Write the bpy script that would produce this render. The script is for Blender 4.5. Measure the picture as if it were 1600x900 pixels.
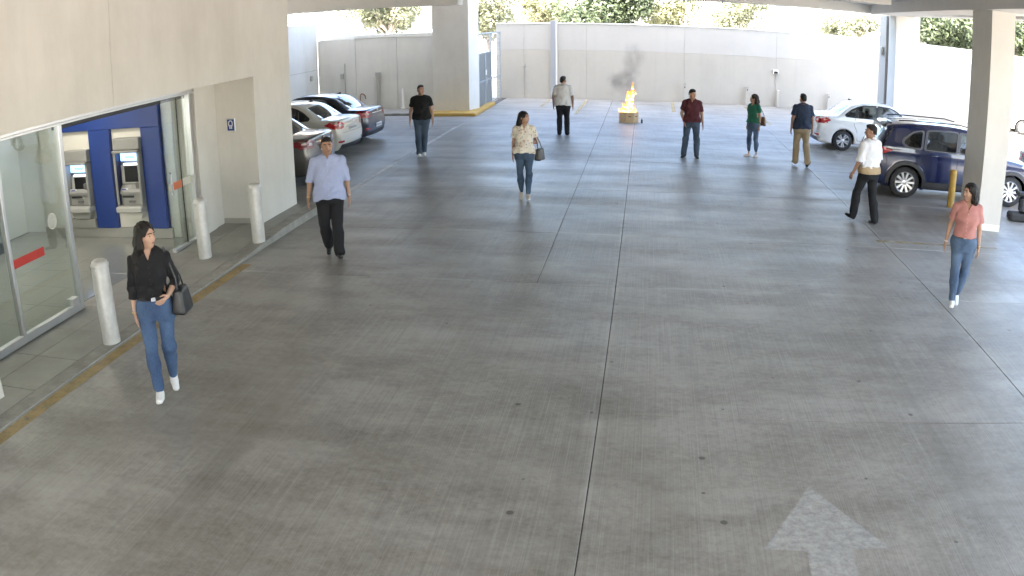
import bpy, bmesh, math, random
import numpy as np
from mathutils import Vector, Matrix
from mathutils.bvhtree import BVHTree
from mathutils.geometry import delaunay_2d_cdt

for o in list(bpy.data.objects): bpy.data.objects.remove(o)
S = bpy.context.scene
COL = S.collection
R = math.radians
rnd = random.Random(7)

# ------------------------------------------------------------------ camera
# ceiling mounted wide-angle security camera, looking down the covered parking hall
cam = bpy.data.cameras.new('camera'); camo = bpy.data.objects.new('camera', cam); COL.objects.link(camo)
S.camera = camo
cam.type = 'PANO'
cam.panorama_type = 'FISHEYE_EQUISOLID'
cam.sensor_fit = 'HORIZONTAL'; cam.sensor_width = 36.0; cam.sensor_height = 20.25
cam.fisheye_lens = 29.128; cam.fisheye_fov = R(175)
cam.clip_start = 0.05; cam.clip_end = 600
CAM_H, PITCH, YAW, ROLL = 3.3455, 0.3236, -0.1613, 0.0094
camo.location = (0, 0, CAM_H)
camo.rotation_euler = (Matrix.Rotation(-YAW, 3, 'Z') @ Matrix.Rotation(math.pi/2 - PITCH, 3, 'X') @ Matrix.Rotation(-ROLL, 3, 'Z')).to_euler()
S.render.resolution_x = 1024; S.render.resolution_y = 576

# ------------------------------------------------------------------ daylight
SUN_EL, SUN_AZ = 55.0, -30.0           # sun stands behind the camera, to its left
sd = Vector((math.sin(R(SUN_AZ))*math.cos(R(SUN_EL)), -math.cos(R(SUN_AZ))*math.cos(R(SUN_EL)), math.sin(R(SUN_EL))))
W = bpy.data.worlds.new('World'); S.world = W; W.use_nodes = True
nt = W.node_tree; bg = nt.nodes['Background']
sky = nt.nodes.new('ShaderNodeTexSky'); sky.sky_type = 'NISHITA'; sky.sun_disc = False
sky.sun_elevation = R(SUN_EL); sky.sun_rotation = math.atan2(sd.x, sd.y)
sky.air_density = 1.0; sky.dust_density = 2.5; sky.ozone_density = 1.0
nt.links.new(sky.outputs[0], bg.inputs[0]); bg.inputs[1].default_value = 0.15
sl = bpy.data.lights.new('sun', 'SUN'); sl.energy = 5.0; sl.angle = R(0.53); sl.color = (1, .95, .87)
so = bpy.data.objects.new('sun', sl); COL.objects.link(so)
so.rotation_euler = (-sd).to_track_quat('-Z', 'Y').to_euler(); so.location = (0, -20, 30)
S.view_settings.view_transform = 'Standard'; S.view_settings.look = 'None'
S.view_settings.exposure = 3.5; S.view_settings.gamma = 1; S.view_settings.use_curve_mapping = False
S.view_settings.use_white_balance = True; S.view_settings.white_balance_temperature = 7000; S.view_settings.white_balance_tint = 10
S.cycles.use_denoising = True
S.cycles.use_adaptive_sampling = True; S.cycles.adaptive_threshold = .025
S.cycles.max_bounces = 8; S.cycles.diffuse_bounces = 5; S.cycles.glossy_bounces = 4
S.cycles.transparent_max_bounces = 16; S.cycles.transmission_bounces = 6; S.cycles.volume_bounces = 1
S.cycles.sample_clamp_indirect = 6; S.cycles.caustics_reflective = False; S.cycles.caustics_refractive = False
S.cycles.volume_step_rate = 1.0

# ------------------------------------------------------------------ tagging
def tag(o, label=None, cat=None, group=None, kind=None):
    if label: o['label'] = label
    if cat: o['category'] = cat
    if group: o['group'] = group
    if kind: o['kind'] = kind
    return o
def empty(name, loc=(0,0,0), rz=0, label=None, cat=None, group=None, kind=None):
    o = bpy.data.objects.new(name, None); COL.objects.link(o); o.empty_display_size = .1
    o.location = loc; o.rotation_euler = (0,0,rz)
    return tag(o, label, cat, group, kind)
def part(name, parent, loc=(0,0,0)):
    o = bpy.data.objects.new(name, None); COL.objects.link(o); o.empty_display_size = .1
    o.parent = parent; o.location = loc; return o
def link(name, me, mat=None, parent=None, smooth=False):
    o = bpy.data.objects.new(name, me); COL.objects.link(o)
    if mat is not None:
        for m in (mat if isinstance(mat, (list, tuple)) else [mat]): me.materials.append(m)
    if parent: o.parent = parent
    if smooth: me.shade_smooth()
    return o
def copy_tree(o, parent=None):
    c = o.copy(); COL.objects.link(c); c.parent = parent
    for ch in list(o.children): copy_tree(ch, c)
    return c

# ------------------------------------------------------------------ mesh builder
class MB:
    def __init__(s): s.v = []; s.f = []; s.m = []
    def add(s, v, f, m=0):
        n = len(s.v); s.v += [tuple(p) for p in v]; s.f += [tuple(i+n for i in q) for q in f]; s.m += [m]*len(f); return s
    def box(s, x0, x1, y0, y1, z0, z1, m=0):
        v = [(x0,y0,z0),(x1,y0,z0),(x1,y1,z0),(x0,y1,z0),(x0,y0,z1),(x1,y0,z1),(x1,y1,z1),(x0,y1,z1)]
        return s.add(v, [(0,3,2,1),(4,5,6,7),(0,1,5,4),(1,2,6,5),(2,3,7,6),(3,0,4,7)], m)
    def bbox(s, x0, x1, y0, y1, z0, z1, b=.01, m=0):      # box with chamfered edges
        b = min(b, (x1-x0)*.45, (y1-y0)*.45, (z1-z0)*.45)
        bm = bmesh.new(); bmesh.ops.create_cube(bm, size=1)
        for v in bm.verts: v.co = Vector((x0 if v.co.x<0 else x1, y0 if v.co.y<0 else y1, z0 if v.co.z<0 else z1))
        bmesh.ops.bevel(bm, geom=list(bm.edges), offset=b, segments=1, affect='EDGES')
        s.bm(bm, m); return s
    def bm(s, bm, m=0):
        bm.verts.index_update()
        s.add([v.co[:] for v in bm.verts], [[v.index for v in f.verts] for f in bm.faces], m); bm.free(); return s
    def tube(s, pts, rad, n=10, m=0, cap=True):
        pts = [Vector(p) for p in pts]; rs = rad if isinstance(rad, (list,tuple)) else [rad]*len(pts)
        rings = []; up = None
        for i, p in enumerate(pts):
            t = (pts[min(i+1,len(pts)-1)] - pts[max(i-1,0)]).normalized()
            if up is None: up = Vector((0,0,1)) if abs(t.z) < .9 else Vector((1,0,0))
            a = t.cross(up).normalized(); b = a.cross(t).normalized(); up = b
            rings.append([p + (a*math.cos(2*math.pi*k/n) + b*math.sin(2*math.pi*k/n))*rs[i] for k in range(n)])
        v = [q for r in rings for q in r]; f = []
        for i in range(len(pts)-1):
            for k in range(n):
                k2 = (k+1) % n; f.append((i*n+k, (i+1)*n+k, (i+1)*n+k2, i*n+k2))
        if cap: f.append(tuple(range(n))); f.append(tuple((len(pts)-1)*n+k for k in reversed(range(n))))
        return s.add(v, f, m)
    def lathe(s, prof, n=24, axis='Z', c=(0,0,0), m=0, closed=False):   # prof: (radius, height)
        v = []; f = []
        for r, h in prof:
            for k in range(n):
                a = 2*math.pi*k/n; x, y = r*math.cos(a), r*math.sin(a)
                p = (x,y,h) if axis=='Z' else ((x,h,y) if axis=='Y' else (h,x,y))
                v.append((p[0]+c[0],p[1]+c[1],p[2]+c[2]))
        N = len(prof)
        for i in range(N if closed else N-1):
            i2 = (i+1) % N
            for k in range(n):
                k2 = (k+1) % n; q = (i*n+k, i*n+k2, i2*n+k2, i2*n+k)
                f.append(q if axis!='Y' else q[::-1])
        return s.add(v, f, m)
    def prism(s, poly, h0, h1, axis='Z', m=0):
        n = len(poly)
        def P(p, h): return (p[0],p[1],h) if axis=='Z' else ((p[0],h,p[1]) if axis=='Y' else (h,p[0],p[1]))
        v = [P(p,h0) for p in poly] + [P(p,h1) for p in poly]
        f = [tuple(reversed(range(n))), tuple(range(n,2*n))] + [(i,(i+1)%n,n+(i+1)%n,n+i) for i in range(n)]
        return s.add(v, f, m)
    def mesh(s, name):
        me = bpy.data.meshes.new(name); me.from_pydata(s.v, [], s.f)
        if any(s.m): me.polygons.foreach_set('material_index', s.m)
        bm = bmesh.new(); bm.from_mesh(me); bmesh.ops.recalc_face_normals(bm, faces=bm.faces); bm.to_mesh(me); bm.free()
        me.update(); return me
    def build(s, name, mat, parent=None, smooth=None):
        me = s.mesh(name); o = link(name, me, mat, parent)
        if smooth: me.shade_smooth(); me.set_sharp_from_angle(angle=R(smooth))
        return o

# ------------------------------------------------------------------ materials
MAT = {}
def mat(name, col, rough=.6, metal=0, noise=0, nscale=3, bump=0, bscale=40, spec=.5, coat=0, sheen=0, dirt=None, dscale=.6, damt=.5, kstreak=0, **kw):
    if name in MAT: return MAT[name]
    m = bpy.data.materials.new(name); m.use_nodes = True; N = m.node_tree; b = N.nodes['Principled BSDF']
    b.inputs['Base Color'].default_value = (*col, 1); b.inputs['Roughness'].default_value = rough
    b.inputs['Metallic'].default_value = metal; b.inputs['Specular IOR Level'].default_value = spec
    b.inputs['Coat Weight'].default_value = coat; b.inputs['Coat Roughness'].default_value = .04
    b.inputs['Sheen Weight'].default_value = sheen
    for k, v in kw.items(): b.inputs[k].default_value = v
    tc = N.nodes.new('ShaderNodeTexCoord'); L = N.links.new
    last = None
    if noise:
        t = N.nodes.new('ShaderNodeTexNoise'); t.inputs['Scale'].default_value = nscale; t.inputs['Detail'].default_value = 6; t.inputs['Roughness'].default_value = .65
        L(tc.outputs['Object'], t.inputs['Vector'])
        r = N.nodes.new('ShaderNodeValToRGB'); e = r.color_ramp.elements
        e[0].position = .3; e[1].position = .72
        e[0].color = (*[c*(1-noise) for c in col], 1); e[1].color = (*[min(1,c*(1+noise)) for c in col], 1)
        L(t.outputs['Fac'], r.inputs[0]); last = r.outputs[0]
    if dirt:
        t = N.nodes.new('ShaderNodeTexNoise'); t.inputs['Scale'].default_value = dscale; t.inputs['Detail'].default_value = 9; t.inputs['Roughness'].default_value = .7
        mp = N.nodes.new('ShaderNodeMapping'); mp.inputs['Scale'].default_value = (1,1,.35)
        L(tc.outputs['Object'], mp.inputs[0]); L(mp.outputs[0], t.inputs['Vector'])
        mr = N.nodes.new('ShaderNodeMapRange'); mr.inputs[1].default_value = .45; mr.inputs[2].default_value = .75; mr.inputs[4].default_value = damt
        L(t.outputs['Fac'], mr.inputs[0])
        mx = N.nodes.new('ShaderNodeMix'); mx.data_type = 'RGBA'
        L(mr.outputs[0], mx.inputs[0])
        if last: L(last, mx.inputs[6])
        else: mx.inputs[6].default_value = (*col, 1)
        mx.inputs[7].default_value = (*dirt, 1); last = mx.outputs[2]
    if kstreak:
        t = N.nodes.new('ShaderNodeTexNoise'); t.inputs['Scale'].default_value = 1; t.inputs['Detail'].default_value = 6; t.inputs['Roughness'].default_value = .6
        mp = N.nodes.new('ShaderNodeMapping'); mp.inputs['Scale'].default_value = (3.5,3.5,.22); L(tc.outputs['Object'], mp.inputs[0]); L(mp.outputs[0], t.inputs['Vector'])
        mr = N.nodes.new('ShaderNodeMapRange'); mr.inputs[1].default_value = .52; mr.inputs[2].default_value = .78; mr.inputs[4].default_value = kstreak; L(t.outputs['Fac'], mr.inputs[0])
        mx = N.nodes.new('ShaderNodeMix'); mx.data_type = 'RGBA'; L(mr.outputs[0], mx.inputs[0]); L(last, mx.inputs[6]); mx.inputs[7].default_value = (*[c*.55 for c in col],1); last = mx.outputs[2]
    if last: L(last, b.inputs['Base Color'])
    if bump:
        t = N.nodes.new('ShaderNodeTexNoise'); t.inputs['Scale'].default_value = bscale; t.inputs['Detail'].default_value = 5
        L(tc.outputs['Object'], t.inputs['Vector'])
        bp = N.nodes.new('ShaderNodeBump'); bp.inputs['Strength'].default_value = bump; bp.inputs['Distance'].default_value = .01
        L(t.outputs['Fac'], bp.inputs['Height']); L(bp.outputs[0], b.inputs['Normal'])
    MAT[name] = m; return m
def glass(name, tint, refl=1.0, rough=.0):
    if name in MAT: return MAT[name]
    m = bpy.data.materials.new(name); m.use_nodes = True; N = m.node_tree; N.nodes.clear(); L = N.links.new
    o = N.nodes.new('ShaderNodeOutputMaterial'); mx = N.nodes.new('ShaderNodeMixShader'); t = N.nodes.new('ShaderNodeBsdfTransparent')
    g = N.nodes.new('ShaderNodeBsdfGlossy'); fr = N.nodes.new('ShaderNodeFresnel'); 
    ge = N.nodes.new('ShaderNodeNewGeometry'); mr = N.nodes.new('ShaderNodeMapRange'); mr.inputs[3].default_value = 1.5; mr.inputs[4].default_value = 1/1.5
    L(ge.outputs['Backfacing'], mr.inputs[0]); L(mr.outputs[0], fr.inputs[0])
    ml = N.nodes.new('ShaderNodeMath'); ml.operation = 'MULTIPLY'; ml.inputs[1].default_value = 1.7*refl; ml.use_clamp = True
    t.inputs[0].default_value = (*tint, 1); g.inputs['Roughness'].default_value = rough
    L(fr.outputs[0], ml.inputs[0]); L(ml.outputs[0], mx.inputs[0]); L(t.outputs[0], mx.inputs[1]); L(g.outputs[0], mx.inputs[2]); L(mx.outputs[0], o.inputs[0])
    MAT[name] = m; return m
def emit(name, col, st):
    if name in MAT: return MAT[name]
    m = bpy.data.materials.new(name); m.use_nodes = True; b = m.node_tree.nodes['Principled BSDF']
    b.inputs['Base Color'].default_value = (*[c*.3 for c in col], 1); b.inputs['Emission Color'].default_value = (*col, 1); b.inputs['Emission Strength'].default_value = st
    b.inputs['Roughness'].default_value = .3
    MAT[name] = m; return m

def floor_material():
    m = bpy.data.materials.new('concrete_floor'); m.use_nodes = True; N = m.node_tree; b = N.nodes['Principled BSDF']; L = N.links.new
    geo = N.nodes.new('ShaderNodeNewGeometry')
    def noise(scale, vec, det=6, ro=.6):
        mp = N.nodes.new('ShaderNodeMapping'); mp.inputs['Scale'].default_value = vec; L(geo.outputs['Position'], mp.inputs[0])
        t = N.nodes.new('ShaderNodeTexNoise'); t.inputs['Scale'].default_value = scale; t.inputs['Detail'].default_value = det; t.inputs['Roughness'].default_value = ro
        L(mp.outputs[0], t.inputs['Vector']); return t.outputs['Fac']
    def rng(x, a, b_, c, d):
        r = N.nodes.new('ShaderNodeMapRange'); L(x, r.inputs[0])
        for i, v in zip((1,2,3,4), (a,b_,c,d)): r.inputs[i].default_value = v
        return r.outputs[0]
    def mth(op, x, y):
        n = N.nodes.new('ShaderNodeMath'); n.operation = op
        for i, v in enumerate((x,y)):
            if isinstance(v, (int,float)): n.inputs[i].default_value = v
            else: L(v, n.inputs[i])
        return n.outputs[0]
    def mixc(f, a, b_):
        n = N.nodes.new('ShaderNodeMix'); n.data_type = 'RGBA'; L(f, n.inputs[0])
        for i, v in ((6,a),(7,b_)):
            if isinstance(v, tuple): n.inputs[i].default_value = (*v,1)
            else: L(v, n.inputs[i])
        return n.outputs[2]
    big = noise(.20, (1,1,1), 8, .6)
    mid = noise(1.0, (.6,1.25,1), 10, .7)
    fine = noise(14, (1,1,1), 8, .8)
    broom = noise(1.0, (85,.55,1), 3, .75)
    streak = noise(.8, (.3,1.3,1), 8, .66)
    c = mixc(rng(big,.35,.65,0,1), (.205,.190,.165), (.270,.258,.238))
    c = mixc(rng(mid,.46,.78,0,.75), c, (.35,.34,.32))
    c = mixc(rng(mid,.53,.24,0,.9), c, (.105,.094,.078))
    c = mixc(rng(fine,.45,.75,0,.5), c, (.42,.41,.385))
    c = mixc(rng(fine,.50,.25,0,.5), c, (.10,.092,.08))
    wear = noise(.6, (.6,1.4,1), 5, .66)
    c = mixc(rng(wear,.54,.74,0,.65), c, (.40,.39,.37))
    tyre = noise(1.0, (1.9,.10,1), 5, .55)
    c = mixc(rng(tyre,.56,.72,0,.42), c, (.11,.102,.092))
    scuff = noise(1.0, (.55,1.5,1), 6, .62)
    c = mixc(rng(scuff,.52,.74,0,.42), c, (.42,.415,.40))
    c = mixc(rng(scuff,.48,.28,0,.32), c, (.12,.11,.098))
    blot = noise(2.6, (1,1,1), 10, .8)
    c = mixc(rng(blot,.54,.70,0,.45), c, (.37,.36,.34))
    c = mixc(rng(blot,.46,.30,0,.55), c, (.12,.11,.094))
    c = mixc(rng(broom,.52,.72,0,.42), c, (.42,.41,.385))
    c = mixc(rng(broom,.47,.28,0,.38), c, (.11,.10,.088))
    # chewing gum / oil spots
    def spots(scale, r0, r1, keep, col, c):
        v = N.nodes.new('ShaderNodeTexVoronoi'); v.inputs['Scale'].default_value = scale; v.inputs['Randomness'].default_value = 1
        L(geo.outputs['Position'], v.inputs['Vector'])
        sx = N.nodes.new('ShaderNodeSeparateColor'); L(v.outputs['Color'], sx.inputs[0])
        k = mth('LESS_THAN', sx.outputs[0], keep)
        f = mth('MULTIPLY', rng(v.outputs['Distance'], r0, r1, 1, 0), k)
        return mixc(mth('MULTIPLY', f, .85), c, col)
    c = spots(1.9, .045, .060, .5, (.05,.046,.042), c)
    c = spots(3.7, .05, .08, .16, (.075,.066,.058), c)
    c = spots(5.9, .03, .05, .04, (.6,.6,.58), c)
    # brownish tyre wear and oil patches
    oil = noise(.5, (1.3,.55,1), 9, .62)
    c = mixc(rng(oil,.50,.80,0,.62), c, (.105,.088,.066))
    sp_ = N.nodes.new('ShaderNodeSeparateXYZ'); L(geo.outputs['Position'], sp_.inputs[0]); near = None
    for i_,vals in ((0,(-.296,4.09)),(1,(10.1,12.65,16.1,19.6,23.2,27.2))):
        for q_ in vals:
            ds = mth('ABSOLUTE', mth('SUBTRACT', sp_.outputs[i_], q_), 0); near = ds if near is None else mth('MINIMUM', near, ds)
    edge = mth('MULTIPLY', rng(near,.0,.055,1,0), rng(mid,.40,.62,0,1))
    c = mixc(mth('MULTIPLY',edge,.75), c, (.43,.42,.40))
    L(c, b.inputs['Base Color'])
    rg = rng(streak,.34,.66,.36,.52)
    rg = mth('ADD', rg, rng(fine,.3,.7,-.05,.09))
    L(rg, b.inputs['Roughness']); b.inputs['Specular IOR Level'].default_value = .85
    bp = N.nodes.new('ShaderNodeBump'); bp.inputs['Strength'].default_value = .25; bp.inputs['Distance'].default_value = .004
    L(mth('ADD', mth('MULTIPLY',broom,.6), mth('MULTIPLY',fine,.7)), bp.inputs['Height']); L(bp.outputs[0], b.inputs['Normal'])
    return m
M_FLOOR = floor_material()
M_WALL = mat('painted_wall', (.66,.64,.60), .75, noise=.05, nscale=1.2, bump=.12, bscale=60, dirt=(.40,.37,.31), dscale=.35, damt=.45, kstreak=.12)
M_WALLG = mat('grey_white_wall', (.405,.385,.350), .8, noise=.05, nscale=.9, bump=.12, bscale=50, dirt=(.27,.255,.23), dscale=.3, damt=.35, kstreak=.12)
M_WHITE = mat('white_paint', (.78,.77,.73), .6, noise=.04, nscale=3, dirt=(.5,.47,.42), dscale=.9, damt=.35)
M_CEIL = mat('ceiling_paint', (.62,.61,.58), .85, noise=.05, nscale=1)
M_JOINT = mat('joint_filler', (.075,.070,.063), .9)
M_STEEL = mat('galvanised_steel', (.60,.59,.57), .48, .45, noise=.10, nscale=14, dirt=(.36,.34,.31), dscale=5, damt=.7)
M_ALU = mat('anodised_aluminium', (.66,.665,.67), .32, .9, noise=.04, nscale=8)
M_CHROME = mat('chrome', (.8,.8,.8), .12, 1)
M_YELLOW = mat('yellow_paint', (.52,.31,.06), .55, noise=.15, nscale=6, dirt=(.38,.28,.14), dscale=5, damt=.7)
M_BLACK = mat('black_plastic', (.018,.018,.02), .45)
M_RUBBER = mat('black_rubber', (.022,.022,.022), .75, noise=.2, nscale=20)
M_GLASS = glass('clear_glass', (.92,.96,.95))
# ================================================================== SETTING
M_GROUND = mat('outdoor_concrete', (.42,.40,.37), .9, noise=.15, nscale=.6, bump=.2, bscale=30)
g = MB().add([(-300,-200,-.06),(300,-200,-.06),(300,400,-.06),(-300,400,-.06)], [(0,1,2,3)]).build('ground', M_GROUND)
tag(g, 'open ground around the parking hall', None, None, 'structure')
base = MB().box(-12.6,20,-9,35.3,-.05,-.012).build('floor', M_JOINT); tag(base, 'concrete parking floor cast in slabs with dark joints', None, None, 'structure')
J = .0045
def slab(x0,x1,y0,y1):
    MB().bbox(x0+J,x1-J,y0+J,y1-J,-.011,0,.004).build('slab', M_FLOOR, base)
for x0,x1,ys in ((-5.80,-.296,(-9,-2,2.6,10.1)),(-.296,4.09,(-9,-2,2.4,6.52,10.1)),(4.09,8.9,(-9,-2,2.4,6.52,10.1)),(8.9,14.5,(-9,-2,2.4,6.52,10.1)),(14.5,20,(-9,0,10.1))):
    for a,b in zip(ys,ys[1:]): slab(x0,x1,a,b)
YS = (10.1,12.65,16.1,19.6,23.2,27.2,31.2,35.2)
for a,b in zip(YS,YS[1:]):
    for x0,x1 in ((-5.85,-1.317),(-1.317,-.296),(-.296,4.09),(4.09,8.9),(8.9,14.5),(14.5,20)): slab(x0,x1,a,b)
for a,b in zip((13.9,16.1,19.15,22.05,24.95,28,30.05),(16.1,19.15,22.05,24.95,28,30.05)): slab(-12.4,-5.85,a,b)

# painted markings -----------------------------------------------------------
def paint(name, col, lo, hi, sc=6):
    m = bpy.data.materials.new(name); m.use_nodes = True; N = m.node_tree; L = N.links.new; b = N.nodes['Principled BSDF']
    b.inputs['Base Color'].default_value = (*col,1); b.inputs['Roughness'].default_value = .5
    o = N.nodes['Material Output']; geo = N.nodes.new('ShaderNodeNewGeometry')
    t = N.nodes.new('ShaderNodeTexNoise'); t.inputs['Scale'].default_value = sc; t.inputs['Detail'].default_value = 9; t.inputs['Roughness'].default_value = .75
    L(geo.outputs['Position'], t.inputs['Vector'])
    r = N.nodes.new('ShaderNodeMapRange'); r.inputs[1].default_value = .32; r.inputs[2].default_value = .68; r.inputs[3].default_value = lo; r.inputs[4].default_value = hi
    L(t.outputs['Fac'], r.inputs[0])
    tr = N.nodes.new('ShaderNodeBsdfTransparent'); mx = N.nodes.new('ShaderNodeMixShader')
    L(r.outputs[0], mx.inputs[0]); L(tr.outputs[0], mx.inputs[1]); L(b.outputs[0], mx.inputs[2]); L(mx.outputs[0], o.inputs[0])
    return m
P_WHITE = paint('worn_white_line_paint', (.72,.72,.70), .45, 1.0)
P_WHITE2 = paint('faded_white_line_paint', (.66,.66,.64), .1, .75)
P_YEL = paint('worn_yellow_line_paint', (.42,.29,.10), .4, .85, 4)
P_YELF = paint('faded_yellow_line_paint', (.48,.36,.14), .0, .8, 3)
P_ARROW = paint('worn_arrow_paint', (.47,.47,.46), .45, .88, 14)
def strip(name, pts, m, label, z=.004):
    o = MB().add([(x,y,z) for x,y in pts], [tuple(range(len(pts)))]).build(name, m); return tag(o, label, 'road marking')
def rect(x0,x1,y0,y1): return [(x0,y0),(x1,y0),(x1,y1),(x0,y1)]
strip('direction_arrow', [(1.255,2.9),(1.60,2.9),(1.595,4.565),(1.89,4.58),(1.41,5.40),(.96,4.57),(1.265,4.555)], P_ARROW, 'worn pale painted direction arrow on the concrete floor')
strip('kerb_line', rect(-5.71,-5.54,2.0,10.4), P_YEL, 'worn yellow line painted along the bank kerb')
strip('bay_line', rect(-5.91,-5.80,14.2,25.2), P_WHITE, 'long white line along the mouth of the bays where sedans stand')
for y, nm in ((16.1,'white bay line in front of the grey brown sedan'),(19.15,'white bay line between the grey brown and the white sedan'),(22.03,'white bay line between the white sedan and the dark blue sedan'),(24.95,'white bay line beyond the dark blue sedan')):
    strip('bay_line', rect(-11.8,-5.92,y-.05,y+.05), P_WHITE2, nm)
strip('bay_line', [(-4.02,31.6),(-3.90,31.6),(-3.86,34.6),(-3.97,34.6)], P_YELF, 'short yellow bay line ending at the grey steel pole')
strip('bay_line', [(-2.50,29.3),(-2.37,29.3),(-2.33,34.4),(-2.45,34.4)], P_YELF, 'yellow bay line right of the man in the white shirt seen from behind')
strip('bay_line', [(1.05,30.9),(1.20,30.9),(1.26,34.8),(1.12,34.8)], P_YELF, 'faded yellow bay line between the fire and the man in maroon')
strip('bay_line', [(4.36,28.3),(4.52,28.3),(4.28,34.2),(4.14,34.2)], P_YELF, 'yellow bay line behind the woman in green')
strip('bay_line', [(3.99,12.98),(6.3,12.98),(6.3,13.08),(3.99,13.10)], P_YELF, 'yellow bay line left of the near column')
strip('bay_line', [(6.95,13.12),(9.2,13.0),(9.2,13.1),(6.95,13.23)], P_YELF, 'yellow bay line right of the near column')
for y in (19.5,22.6): strip('bay_line', rect(4.1,8.8,y-.05,y+.05), P_WHITE2, 'faint white bay line %s' % ('between the dark blue car and the white sedan' if y<20 else 'at the near side of the white sedan'))

# pavement in front of the bank ------------------------------------------------
def ramp(y): 
    t = min(1, max(0, (y-9.6)/3.0)); return .014 + .115*t*t*(3-2*t)
M_TILE = mat('pavement_tile', (.29,.28,.25), .5, noise=.14, nscale=2.2, bump=.1, bscale=35, dirt=(.20,.18,.15), dscale=1.5, damt=.5)
M_KERB = mat('kerb_concrete', (.30,.29,.26), .8, noise=.2, nscale=5, bump=.3, bscale=30, dirt=(.16,.145,.125), dscale=3, damt=.6)
pv = MB().box(-7.3,-5.75,-4,13.9,-.05,-.006).build('pavement', M_JOINT); tag(pv, 'tiled pavement along the bank', None, None, 'structure')
def quadbox(x0,x1,y0,y1,top,zb=-.004):
    n = max(1, int((y1-y0)/.4)); mb = MB(); v = []; f = []
    for i in range(n+1):
        y = y0+(y1-y0)*i/n; z = top(y); v += [(x0,y,zb),(x1,y,zb),(x1,y,z),(x0,y,z)]
    for i in range(n):
        a, b = i*4, i*4+4
        f += [(a+3,a+2,b+2,b+3),(a+1,b+1,b+2,a+2),(a,a+3,b+3,b),(a,b,b+1,a+1)]
    f += [(0,1,2,3),(n*4+3,n*4+2,n*4+1,n*4)]
    return mb.add(v, f)
ys = [-4+i*.82 for i in range(22)]+[13.75]
for a,b in zip(ys,ys[1:]):
    for x0,x1 in ((-7.25,-6.62),(-6.62,-5.97)):
        quadbox(x0+.004,x1-.004,a+.004,b-.004,lambda y: ramp(y)+.004).build('tile', M_TILE, pv)
kb = empty('kerb', (0,0,0)); tag(kb, 'low concrete kerb between the pavement and the parking floor', None, None, 'structure')
yk = [-4,-1,2,5.2,8.0,10.9,13.75]
for a,b in zip(yk,yk[1:]): quadbox(-5.965,-5.745,a+.005,b-.005,lambda y: ramp(y)+.006,-.02).build('kerb_stone', M_KERB, kb)

# bank -------------------------------------------------------------------------
bank = empty('bank_building', (-6.25,8,0)); tag(bank, 'cream bank front with a wide recessed glass entrance on the left', 'building')
def bpart(name, m, *boxes, par=None, b=.006):
    mb = MB()
    for q in boxes: mb.bbox(*q, b=b)
    o = mb.build(name, m, par or bank)
    if (par or bank) is bank: o.location = (6.25,-8,0)
    return o
ZC = 4.02
bpart('lintel_panel', M_WALL, (-7.30,-6.25,2.0,8.357,2.62,ZC), b=.004)
bpart('lintel_panel', M_WALL, (-7.30,-6.25,8.365,12.3,2.62,ZC), b=.004)
bpart('wall_panel', M_WALL, (-7.30,-6.252,12.302,13.78,.0,ZC), b=.004)
bpart('wall_panel', M_WALL, (-7.30,-6.25,-6,5.62,.0,2.618), b=.004)
bpart('wall_panel', M_WALL, (-7.30,-6.25,-6,1.996,2.622,ZC), b=.004)
bpart('side_wall', M_WALL, (-12.6,-7.302,13.5,13.78,0,ZC))
bpart('skirting', M_WALLG, (-7.28,-6.262,12.285,12.30,.12,.22))
bpart('entrance_pier', M_WALL, (-7.30,-6.98,11.56,11.98,.0,2.615))
bpart('entrance_return_wall', M_WALL, (-7.28,-7.0,11.985,12.298,.0,2.61))
M_LOB = mat('lobby_wall_paint', (.66,.67,.64), .6, noise=.03, nscale=2)
M_LOBF = mat('lobby_floor_tile', (.27,.275,.25), .15, noise=.06, nscale=2)
bpart('lobby_back_wall', M_LOB, (-11.7,-11.5,7.9,13.4,0,2.9), (-11.7,-11.5,2,4.2,0,2.9), (-11.7,-11.5,4.2,7.9,0,.5), (-11.7,-11.5,4.2,7.9,2.4,2.9))
bpart('lobby_ceiling', M_LOB, (-11.7,-7.302,2,13.4,2.9,3.05))
bpart('lobby_end_wall', M_LOB, (-11.5,-7.302,11.95,12.1,0,2.9))
bpart('lobby_near_wall', M_LOB, (-11.5,-7.302,2,2.15,0,2.9))
lf = bpart('lobby_floor', M_JOINT, (-11.7,-7.25,2,12,-.03,.012))
for i in range(6):
    for j in range(13):
        x0 = -11.4+i*.69; y0 = 2.2+j*.75
        MB().bbox(x0+.002,x0+.688,y0+.002,y0+.748,.006,.02,.002).build('tile', M_LOBF, lf)
wn = bpart('added_window', M_GLASS, (-11.62,-11.58,4.2,7.9,.5,2.4))  # added window, lets daylight into the lobby
for y in (5.4,6.65): MB().box(-11.65,-11.55,y,y+.06,.5,2.4).build('added_window_bar', M_ALU, wn)
# added lobby lamps (unseen glowing ceiling panels that brighten the lobby)
M_ADDLAMP = emit('added_lamp_diffuser', (1,.97,.9), 3.2)
for y in (6.2,8.6,10.6):
    lp = bpart('added_ceiling_lamp', M_ADDLAMP, (-9.9,-8.7,y-.15,y+.15,2.88,2.898))
    MB().box(-9.94,-9.9,y-.19,y+.19,2.87,2.9).build('added_lamp_end', M_ALU, lp); MB().box(-8.7,-8.66,y-.19,y+.19,2.87,2.9).build('added_lamp_end', M_ALU, lp)

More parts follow.
